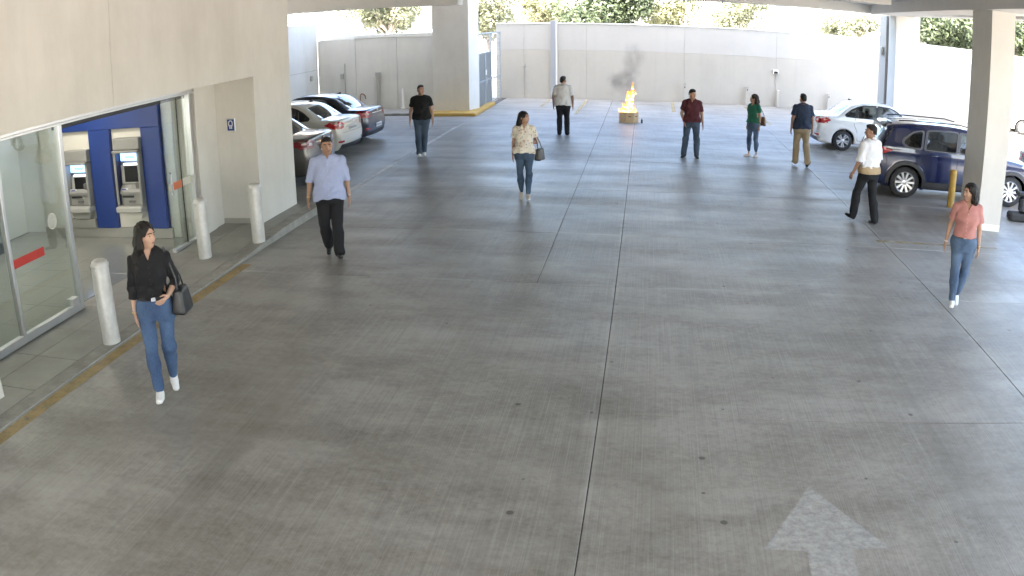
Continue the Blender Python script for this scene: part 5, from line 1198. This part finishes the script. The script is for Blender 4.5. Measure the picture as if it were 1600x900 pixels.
people['mw'] = person(dict(H=1.72,fem=False,res=.0115,seed=11,loc=(-2.34,23.90,0),rz=178,label='man in white shirt seen from behind, standing near the grey steel pole',skin=SK2,hairm=M_HAIRB,
    legR=((-.05,.0,-1),(-.02,.03,-1),0,-12),legL=((.03,-.02,-1),(.0,.03,-1),0,6),armR=((-.34,.06,-1),(-.02,-.16,-1),None),armL=((.34,.06,-1),(.02,-.16,-1),None),hyaw=-30,hpitch=0,detail=False,
    shirt=C_WHITE,hem=.90,sleeve=.80,collar=True,vneck=.05,sfit=.020,loose=True,hemcurve=.02,sfold=.009,pants=C_DARKP2,waist=1.03,pfit=.016,cuff=.058,shoe=M_SHOEB,bulk=.030,hair='short'))
people['mm'] = person(dict(H=1.72,fem=False,res=.0105,seed=13,loc=(1.20,20.50,0),rz=-4,label='man in maroon polo shirt standing right of the burning box',skin=SK1,hairm=M_HAIRB,
    legR=((-.12,-.06,-1),(-.10,.05,-1),0,-18),legL=((.10,.0,-1),(.03,.03,-1),0,14),armR=((-.32,.08,-1),(.28,-.38,-.85),None),armL=((.26,.06,-1),(.14,-.14,-1),None),hyaw=38,hpitch=-12,
    shirt=C_MAROON,hem=.92,sleeve=.70,collar=True,vneck=.085,vw=.4,sfit=.016,loose=True,pants=JEAN3,waist=1.03,pfit=.014,cuff=.056,shoe=M_SHOEBR,bulk=.014,hair='short'))
people['wg'] = person(dict(H=1.62,fem=True,res=.0105,seed=15,loc=(2.84,21.15,0),rz=-48,label='woman in green blouse standing and looking towards the fire',skin=SK1,hairm=M_HAIRD,
    legR=((-.03,-.10,-1),(-.02,.04,-1),0,-14),legL=((.03,.03,-1),(.03,.06,-1),0,10),armR=((-.16,.02,-1),(.0,-.14,-1),None),armL=((.18,.10,-1),(.04,-.10,-1),None),hyaw=-48,hpitch=3,
    shirt=C_GREEN,hem=.96,sleeve=.50,vneck=.09,vw=.7,sfit=.016,loose=False,pants=JEAN2,waist=1.03,pfit=.003,cuff=.038,crop=.10,shoe=M_NUDE,shoe_high=False,bulk=.012,hair='long',locks=LONG))
people['mn'] = person(dict(H=1.75,fem=False,res=.0105,seed=17,loc=(3.93,20.10,0),rz=188,label='man in navy shirt and khaki trousers walking away towards the white sedan',skin=SK2,hairm=M_HAIRB,
    legL=((.03,-.16,-1),(.02,.02,-1),4,6),legR=((-.05,.10,-1),(-.03,.42,-1),-38,-10),armR=((-.26,.10,-1),(-.06,-.10,-1),None),armL=((.28,.02,-1),(.04,-.18,-1),None),hyaw=8,hpitch=0,detail=False,
    shirt=C_NAVY,hem=.90,sleeve=.68,collar=True,vneck=.05,sfit=.020,loose=True,hemcurve=.02,sfold=.008,pants=C_KHAKI,waist=1.03,pfit=.018,cuff=.062,shoe=M_SHOEBR,bulk=.022,hair='short'))
people['mr'] = person(dict(H=1.78,fem=False,res=.009,seed=19,loc=(4.10,14.32,0),rz=214,label='man in white polo with tan cloth at the waist striding past the dark blue car',skin=SK2,hairm=M_HAIRB,
    legL=((.02,-.42,-1),(.02,-.10,-1),16,4),legR=((-.02,.10,-1),(-.02,.26,-1),-6,-8),armR=((-.18,.06,-1),(-.04,-.16,-1),None),armL=((.26,-.12,-1),(.10,-.50,-1),None),hyaw=42,hpitch=-4,
    shirt=C_WHITE2,hem=1.00,sleeve=.95,collar=True,vneck=.05,sfit=.022,loose=True,sfold=.009,pants=C_DARKP,waist=1.03,pfit=.014,cuff=.058,tail=C_TAN,shoe=M_SHOEB,bulk=.014,hair='short'))
people['wp'] = person(dict(H=1.61,fem=True,res=.008,seed=21,loc=(4.26,9.86,0),rz=-19,label='woman in pink shirt and blue jeans walking near the cream column',skin=SK1,hairm=M_HAIRB,
    legR=((.02,-.24,-1),(.05,-.02,-1),4,-2),legL=((-.05,.0,-1),(-.16,.38,-1),-26,4),armR=((-.30,.10,-1),(-.14,-.02,-1),None),armL=((.20,.06,-1),(.06,-.14,-1),None),hyaw=-54,hpitch=-2,
    shirt=C_PINK,hem=1.00,sleeve=.66,collar=True,vneck=.10,vw=.5,placket=True,sfit=.021,pants=JEAN2,waist=1.02,pfit=.004,cuff=.040,crop=.04,belt=M_BRLEATHER,shoe=M_SNEAK,sole=M_SOLE,bulk=.010,hair='long',watch=((1,M_GOLD),(-1,M_STK)),
    locks=[LONG[0],LONG[1],[(.065,.03,.0,'h',.040),(.078,.03,-.10,'h',.046),(.10,.0,1.42,'b',.046),(.11,-.03,1.33,'b',.036),(.11,-.04,1.22,'b',.016)]]))

def bag(key, c, size, m, label, sh, rz=0, name='shoulder_bag'):
    root, I = people[key]; b = empty(name, root.location, root.rotation_euler.z, label, 'bag')
    c = np.array(c,float); w,d,hh = size; V = Vol(c-np.array((w,w,hh)),c+np.array((w,w,hh)),.009); ca,sa = math.cos(R(rz)),math.sin(R(rz))
    def f(X,Y,Z):
        x = (X-F32(c[0]))*ca+(Y-F32(c[1]))*sa; y = -(X-F32(c[0]))*sa+(Y-F32(c[1]))*ca; z = Z-F32(c[2]); t = np.clip(z/hh+.5,0,1); r_ = .035
        qx = np.abs(x)-(w/2*(1-.16*t)-r_); qy = np.abs(y)-(d/2*(1-.45*t)-r_*.9); qz = np.abs(z)-(hh/2-r_)
        return (np.sqrt(np.maximum(qx,0)**2+np.maximum(qy,0)**2+np.maximum(qz,0)**2)+np.minimum(np.maximum(np.maximum(qx,qy),qz),0)-r_).astype(F32)
    V.add(f,c-np.array((w,w,hh))*.6,c+np.array((w,w,hh))*.6,0); V.disp(fold(31,.004)); link('bag_body', V.mesh('bag_body'), m, b)
    ux,uy = ca,sa
    for s_ in (-1,1):
        top = c+np.array((ux*s_*w*.30,uy*s_*w*.30,hh*.46)); sh_ = np.array(sh)
        pts = [top,top*.75+sh_*.25+np.array((.02*np.sign(c[0]),0,0)),top*.35+sh_*.65+np.array((.012*np.sign(c[0]),0,0)),sh_+np.array((0,s_*.012,.012))]
        MB().tube([tuple(p) for p in smooth_poly(pts,5,False)] if False else [tuple(p) for p in pts],.0085,6).build('strap', m, b, 80)
    MB().tube([tuple(c+np.array((ux*k*w*.36,uy*k*w*.36,hh*.47))) for k in (-1,0,1)],.006,5).build('zip', M_CHROME, b)
    return b
I = people['wb'][1]; bag('wb',(.265,.0,.965),(.27,.15,.25),M_LEATHER,'black leather shoulder bag carried by the woman in the black shirt',(.15,.0,1.47),70)
bag('wf',(.285,.03,.86),(.25,.13,.23),M_LEATHER,'small black shoulder bag at the hip of the woman in the floral shirt',(.12,.0,1.395),65)
bag('wg',(.10,.22,.93),(.24,.11,.24),M_BRLEATHER,'brown shoulder bag behind the woman in the green blouse',(.13,.03,1.39),10)
# ================================================================== FIRE IN A CARTON
M_CARD = mat('cardboard', (.56,.40,.24), .85, noise=.08, nscale=8); M_CHAR = mat('charred_card', (.012,.010,.009), .95); M_PRINT = mat('carton_print', (.10,.06,.03), .8)
bx = empty('cardboard_box', (-.50,27.38,0), R(8)); tag(bx, 'open eight sided cardboard box burning in the yard', 'box')
oc = [(.34*math.cos(R(22.5+45*k)),.30*math.sin(R(22.5+45*k))) for k in range(8)]; hb = .345
for k in range(8):
    (x0,y0),(x1,y1) = oc[k],oc[(k+1)%8]; n = Vector((y1-y0,-(x1-x0),0)).normalized()*-.008
    f = MB().add([(x0,y0,0),(x1,y1,0),(x1,y1,hb+.012*math.sin(k*2.1)),(x0,y0,hb+.012*math.sin(k*2.1-2.1)),(x0+n.x,y0+n.y,0),(x1+n.x,y1+n.y,0),(x1+n.x,y1+n.y,hb),(x0+n.x,y0+n.y,hb)],[(0,1,2,3),(7,6,5,4),(3,2,6,7),(0,3,7,4),(1,5,6,2)]).build('side', M_CARD, bx)
    if k in (5,6):
        m_ = Vector(((x0+x1)/2,(y0+y1)/2,0)); t = Vector((x1-x0,y1-y0,0)).normalized(); o = -n.normalized()*.003
        MB().add([tuple(m_+o+t*a+Vector((0,0,z))) for a,z in ((-.05,.20),(.06,.20),(.06,.225),(-.05,.225))],[(0,1,2,3)]).build('print', M_PRINT, bx)
MB().prism([(x*.97,y*.97) for x,y in oc],.02,.26).build('charred_filling', M_CHAR, bx)
def flame_mat(name, c0, c1, st, op):
    m = bpy.data.materials.new(name); m.use_nodes = True; N = m.node_tree; N.nodes.clear(); L = N.links.new
    o = N.nodes.new('ShaderNodeOutputMaterial'); e = N.nodes.new('ShaderNodeEmission'); t = N.nodes.new('ShaderNodeBsdfTransparent'); mx = N.nodes.new('ShaderNodeMixShader')
    tc = N.nodes.new('ShaderNodeTexCoord'); nz = N.nodes.new('ShaderNodeTexNoise'); nz.inputs['Scale'].default_value = 9; nz.inputs['Detail'].default_value = 4
    mp = N.nodes.new('ShaderNodeMapping'); mp.inputs['Scale'].default_value = (1,1,.5); L(tc.outputs['Object'], mp.inputs[0]); L(mp.outputs[0], nz.inputs['Vector'])
    r = N.nodes.new('ShaderNodeValToRGB'); r.color_ramp.elements[0].position = .35; r.color_ramp.elements[1].position = .62; r.color_ramp.elements[0].color = (*c0,1); r.color_ramp.elements[1].color = (*c1,1)
    L(nz.outputs['Fac'], r.inputs[0]); L(r.outputs[0], e.inputs[0]); e.inputs[1].default_value = st
    q = N.nodes.new('ShaderNodeMapRange'); q.inputs[1].default_value = .36; q.inputs[2].default_value = .56; q.inputs[3].default_value = op*.35; q.inputs[4].default_value = op; L(nz.outputs['Fac'], q.inputs[0])
    L(q.outputs[0], mx.inputs[0]); L(t.outputs[0], mx.inputs[1]); L(e.outputs[0], mx.inputs[2]); L(mx.outputs[0], o.inputs[0]); return m
FL_OUT = flame_mat('orange_flame', (1,.16,.015), (1,.36,.05), .30, .6); FL_MID = flame_mat('yellow_flame', (1,.26,.03), (1,.48,.10), .42, .85); FL_IN = flame_mat('white_hot_flame', (1,.66,.22), (1,.86,.50), 1.3, 1.0)
fire = empty('fire', (-.50,27.38,.24)); tag(fire, 'bright orange and yellow flames leaping from the cardboard box', 'fire')
TONG = [([(-.02,0,.0),(0,0,.25),(.0,0,.50),(.08,0,.74),(.13,.0,.93)],.15),([(-.20,0,.0),(-.22,0,.12),(-.17,0,.30),(-.19,0,.42)],.075),([(-.26,.0,.0),(-.29,0,.14),(-.34,0,.22)],.05),([(.12,0,.0),(.14,0,.2),(.10,0,.42),(.16,0,.55)],.10),([(.20,0,0),(.23,0,.16),(.20,0,.28)],.05),([(-.08,.03,.0),(-.10,.03,.26),(-.05,.03,.46),(-.09,.03,.58)],.07),([(.02,.05,.4),(-.04,.05,.62),(-.02,.05,.76),(-.07,.05,.82)],.06),([(.10,0,.6),(.15,0,.8),(.22,0,.86)],.045),([(.10,-.08,0),(.05,-.08,.2),(.08,-.08,.36)],.08),([(-.12,-.09,0),(-.14,-.09,.16),(-.10,-.09,.27)],.07),([(.11,0,1.0),(.13,0,1.05),(.12,0,1.09)],.028)]
def flames(name, m, gro, seed, top=1.0):
    V = Vol((-.45,-.25,-.02),(.40,.25,1.2),.013)
    for pts,r in TONG:
        n = len(pts)
        for i in range(n-1):
            r0 = max(.006, r*gro*(1-.88*(i/(n-1))**.9)); r1 = max(.004, r*gro*(1-.88*((i+1)/(n-1))**.9))
            a,b = list(pts[i]),list(pts[i+1]); a[2] *= top; b[2] *= top; V.cone(a,b,r0,r1,.03)
    V.disp(lambda x,y,z: .016*np.sin(x*45+z*18+seed)*np.sin(z*31+2*np.sin(x*20)+seed)+.008*np.sin(z*70+x*50+y*40))
    return link(name, V.mesh(name), m, fire)
flames('outer_flame', FL_OUT, 1.12, 1); flames('middle_flame', FL_MID, .82, 2, .93); flames('inner_flame', FL_IN, .62, 3, .84)
PUFFS = [((.0,0,.80),.42,1.8),((-.28,0,1.02),.42,2.2),((-.48,0,1.12),.36,2.0),((-.10,0,1.28),.38,2.6),((.12,0,1.42),.36,2.6),((.05,0,1.75),.42,1.8),((.28,0,1.92),.40,1.6),((.10,0,2.15),.42,1.1),((.10,0,1.05),.34,1.6),((-.6,0,.70),.32,.6)]
def smoke_mat():
    m = bpy.data.materials.new('grey_smoke'); m.use_nodes = True; N = m.node_tree; N.nodes.clear(); L = N.links.new
    o = N.nodes.new('ShaderNodeOutputMaterial'); v = N.nodes.new('ShaderNodeVolumePrincipled'); v.inputs['Color'].default_value = (.10,.085,.075,1); v.inputs['Anisotropy'].default_value = .1
    tc = N.nodes.new('ShaderNodeTexCoord'); nz = N.nodes.new('ShaderNodeTexNoise'); nz.inputs['Scale'].default_value = 3.4; nz.inputs['Detail'].default_value = 5; nz.inputs['Roughness'].default_value = .6; nz.inputs['Distortion'].default_value = .8
    L(tc.outputs['Object'], nz.inputs['Vector']); r = N.nodes.new('ShaderNodeMapRange'); r.inputs[1].default_value = .36; r.inputs[2].default_value = .66; r.inputs[3].default_value = .1; r.inputs[4].default_value = .75; L(nz.outputs['Fac'], r.inputs[0])
    acc = None
    for c,rr_,w in PUFFS:
        dn = N.nodes.new('ShaderNodeVectorMath'); dn.operation = 'DISTANCE'; L(tc.outputs['Object'], dn.inputs[0]); dn.inputs[1].default_value = c
        q = N.nodes.new('ShaderNodeMapRange'); q.interpolation_type = 'SMOOTHSTEP'; q.inputs[1].default_value = 0; q.inputs[2].default_value = rr_; q.inputs[3].default_value = w; q.inputs[4].default_value = 0; L(dn.outputs['Value'], q.inputs[0])
        if acc is None: acc = q.outputs[0]
        else: ad = N.nodes.new('ShaderNodeMath'); ad.operation = 'ADD'; L(acc, ad.inputs[0]); L(q.outputs[0], ad.inputs[1]); acc = ad.outputs[0]
    mu = N.nodes.new('ShaderNodeMath'); mu.operation = 'MULTIPLY'; L(acc, mu.inputs[0]); L(r.outputs[0], mu.inputs[1]); L(mu.outputs[0], v.inputs['Density'])
    L(v.outputs[0], o.inputs['Volume']); return m
V = Vol((-1.1,-.6,.2),(1.0,.6,2.9),.05)
for c,r,_w in PUFFS: V.cone(c,np.array(c)+.01,r,r,.10)
sm = link('smoke', V.mesh('smoke'), smoke_mat()); sm.location = (-.50,27.4,.26); tag(sm, 'thin grey smoke drifting up from the burning box', 'smoke', None, 'stuff')
b = empty('bottle', (-.06,27.2,0)); tag(b, 'tiny dark bottle standing on the floor beside the burning box', 'bottle')
MB().lathe([(.001,0),(.028,0),(.03,.01),(.03,.10),(.012,.13),(.012,.155),(.001,.157)],12).build('glass', mat('dark_bottle',(.03,.04,.05),.2), b, 40)

# black stand at the right edge of the yard
st = empty('rubber_stand', (7.95,15.42,0), R(-6)); tag(st, 'low black rubber base with a dark upright right of the near column', 'stand')
MB().bbox(-.30,.55,-.17,.17,.0,.17,.04).build('base', M_RUBBER, st); MB().bbox(-.08,.36,-.10,.10,.171,.52,.05).build('upright', M_BLACK, st); MB().bbox(-.16,.45,-.13,.13,.521,.60,.03).build('cap', M_RUBBER, st); MB().bbox(.02,.20,-.176,-.169,.05,.12,.004).build('highlight_label', mat('pale_highlight',(.55,.62,.50),.3), st)  # pale greenish label on the base stands in for a highlight
fs = empty('frame_stand', (12.35,25.2,0), R(-25)); tag(fs, 'small grey metal frame stand outdoors beside the near column', 'stand')
MB().tube([(-.16,0,0),(-.16,0,.75),(-.12,0,.80),(.12,0,.80),(.16,0,.75),(.16,0,0)],.02,6).build('frame', M_GREYL, fs, 50); MB().bbox(-.08,.08,-.01,.01,.40,.62,.004).build('plate', M_GREYL, fs)

# ================================================================== TREES AND BUILDINGS BEYOND THE WALL
M_BARK = mat('grey_bark', (.20,.165,.13), .9, noise=.3, nscale=12, bump=.5, bscale=30); M_BARKP = mat('pale_bark', (.42,.38,.33), .85, noise=.2, nscale=10, bump=.3, bscale=25)
def leaf_mat(name, a, b):
    m = bpy.data.materials.new(name); m.use_nodes = True; N = m.node_tree; L = N.links.new; p = N.nodes['Principled BSDF']; p.inputs['Roughness'].default_value = .55
    g_ = N.nodes.new('ShaderNodeNewGeometry'); mx = N.nodes.new('ShaderNodeMix'); mx.data_type = 'RGBA'; L(g_.outputs['Random Per Island'], mx.inputs[0]); mx.inputs[6].default_value = (*a,1); mx.inputs[7].default_value = (*b,1); L(mx.outputs[2], p.inputs['Base Color'])
    tr = N.nodes.new('ShaderNodeBsdfTranslucent'); L(mx.outputs[2], tr.inputs[0]); ms = N.nodes.new('ShaderNodeMixShader'); ms.inputs[0].default_value = .3; L(p.outputs[0], ms.inputs[1]); L(tr.outputs[0], ms.inputs[2]); L(ms.outputs[0], N.nodes['Material Output'].inputs[0]); return m
LEAF_D = leaf_mat('dark_green_leaf', (.048,.070,.036), (.095,.122,.068)); LEAF_P = leaf_mat('pale_green_leaf', (.12,.135,.085), (.20,.215,.14)); LEAF_Y = leaf_mat('yellow_green_leaf', (.14,.15,.08), (.22,.225,.13))
def tree(name, label, x, y, h, rad, base, nl, leafm, bark, ls=.16, seed=1, clumps=26, nb=7):
    rr = random.Random(seed); root = empty(name, (x,y,-.05)); tag(root, label, 'tree', 'trees beyond the boundary wall')
    mb = MB(); tips = []; tr_h = base+.25*(h-base); k = rad*.035+.06
    mb.tube([(0,0,0),(.05,.02,tr_h*.5),(.0,.05,tr_h)],[k*1.3,k,k*.8],8)
    for i in range(nb):
        a = 2*math.pi*i/nb+rr.uniform(-.3,.3); e = rr.uniform(.5,1.1); l = (h-tr_h)*rr.uniform(.55,.85); z0 = tr_h*rr.uniform(.72,1.0)
        p0 = Vector((0,.04,z0)); d = Vector((math.cos(a)*math.cos(e),math.sin(a)*math.cos(e),math.sin(e))); p1 = p0+d*l*.45+Vector((0,0,.1)); p2 = p0+d*l*.9+Vector((rr.uniform(-.3,.3),rr.uniform(-.3,.3),.3))
        mb.tube([p0,p1,p2],[k*.5,k*.32,k*.1],6); tips += [p1,p2]
        for j in range(3):
            q = p0.lerp(p2,rr.uniform(.35,.85)); d2 = Vector((rr.uniform(-1,1),rr.uniform(-1,1),rr.uniform(.0,.9))).normalized(); q2 = q+d2*l*rr.uniform(.25,.45); mb.tube([q,(q+q2)/2+Vector((0,0,.06)),q2],[k*.2,k*.13,k*.04],5); tips.append(q2)
    mb.build('trunk', bark, root, 60)
    cz = (h+base)/2; cl = []
    for i in range(clumps):
        if i < len(tips) and rr.random() < .8: c = tips[i]
        else:
            while True:
                u = Vector((rr.uniform(-1,1),rr.uniform(-1,1),rr.uniform(-1,1)))
                if .35 < u.length < 1: break
            c = Vector((u.x*rad,u.y*rad,cz+u.z*(h-base)/2))
        cl.append((c,rr.uniform(.30,.55)*min(rad,1.9)))
    g_ = np.random.default_rng(seed); n = nl; ci = g_.integers(0,len(cl),n); C = np.array([c[:] for c,_ in cl])[ci]; Rr = np.array([r for _,r in cl])[ci]
    u = g_.normal(size=(n,3)); u /= np.linalg.norm(u,axis=1)[:,None]; P = C+u*(Rr*g_.uniform(.35,1.05,n)**.6)[:,None]*np.array((1,1,.75))
    nn = u*.8+g_.normal(size=(n,3))*.7+np.array((0,0,.5)); nn /= np.linalg.norm(nn,axis=1)[:,None]; t = np.cross(nn,g_.normal(size=(n,3))); t /= np.linalg.norm(t,axis=1)[:,None]; b_ = np.cross(nn,t); sz = ls*g_.uniform(.6,1.3,n)[:,None]
    Vv = np.stack([P-t*sz,P-b_*sz*.42+nn*sz*.12,P+t*sz,P+b_*sz*.42+nn*sz*.12],1).reshape(-1,3); me = np_mesh('crown',Vv,np.arange(4*n).reshape(n,4)); me.shade_flat(); link('crown', me, leafm, root); return root
tree('tree','pale barked tree with spreading branches above the beige wall, left of the broad column',-13.6,43,6.5,3.0,2.2,5000,LEAF_P,M_BARKP,.13,3,44,11)
tree('tree','light green tree just right of the broad column',-8.7,46,5.6,2.2,2.3,3000,LEAF_P,M_BARK,.16,5,30)
tree('tree','small pale tree above the wall left of the steel pole',-5.9,50,6.0,1.6,2.2,3000,LEAF_Y,M_BARK,.13,7,20)
tree('tree','large dense dark green tree above the middle of the back wall',-2.3,43.5,5.6,2.5,1.8,9000,LEAF_D,M_BARK,.15,11,44)
tree('tree','yellow green tree right of the large dark tree',1.35,46,5.8,1.6,2.2,3000,LEAF_Y,M_BARK,.15,13,28)
tree('tree','sparse tree with a pale trunk in front of the white buildings',5.2,46.5,6.0,1.6,2.4,2600,LEAF_P,M_BARKP,.13,17,22)
tree('tree','thin pale tree left of the far column',12.4,48,6.0,1.6,2.2,2600,LEAF_P,M_BARK,.14,19,22)
tree('tree','dense dark tree between the two right columns',16.6,43.5,6.2,2.9,1.8,9500,LEAF_D,M_BARK,.15,23,44)
tree('tree','dark tree at the far right edge beyond the near column',22.6,46,7.0,2.4,2.2,7000,LEAF_D,M_BARK,.17,29,32)
M_BWALL = mat('white_render', (.72,.71,.68), .8, noise=.05, nscale=.5); M_BWIN = mat('far_window_glass', (.10,.12,.14), .15); M_BGREY = mat('grey_render', (.42,.42,.44), .8, noise=.05, nscale=.5)
def building(label, x0, x1, y0, y1, h, wins, wallm=M_BWALL, roof=True):
    b = empty('building', ((x0+x1)/2,y0,0)); tag(b, label, 'building', 'buildings beyond the boundary wall'); w = (x1-x0)/2
    MB().bbox(-w,w,0,y1-y0,0,h,.02).build('wall', wallm, b)
    if roof: MB().bbox(-w-.25,w+.25,-.3,y1-y0+.2,h,h+.22,.03).build('roof', M_BWALL, b)
    for a,c,z0,z1 in wins:
        f = MB().bbox(a,c,-.05,.02,z0,z1,.01).build('window', M_BWALL, b); MB().box(a+.07,c-.07,-.055,-.045,z0+.07,z1-.07).build('pane', M_BWIN, f)
    return b
building('white building with a row of dark windows above the sedan bays',-27,-17.3,47,56,9,[(-4.4+i*2.1,-2.9+i*2.1,3.6,4.9) for i in range(4)]+[(-4.4+i*2.1,-2.9+i*2.1,6.2,7.6) for i in range(4)],M_BGREY)
building('bright white house behind the sparse tree',6.6,10.6,49,57,6.5,[(-1.0,.2,4.6,5.6)])
building('low white house with small windows beside the far column',10.61,15.4,50,58,3.45,[(-2.2+i*.9,-1.6+i*.9,2.75,3.25) for i in range(4)],M_BWALL)
building('far white apartment block behind the yellow green tree',-.5,5.5,72,80,11,[(-2.6+i*1.35,-1.8+i*1.35,z,z+.9) for i in range(4) for z in (3.9,5.6,7.3,9.0)])
building('white building seen past the right edge of the near column',24.5,34,48,58,7,[(-4+i*2,-2.8+i*2,3.6,4.8) for i in range(4)])
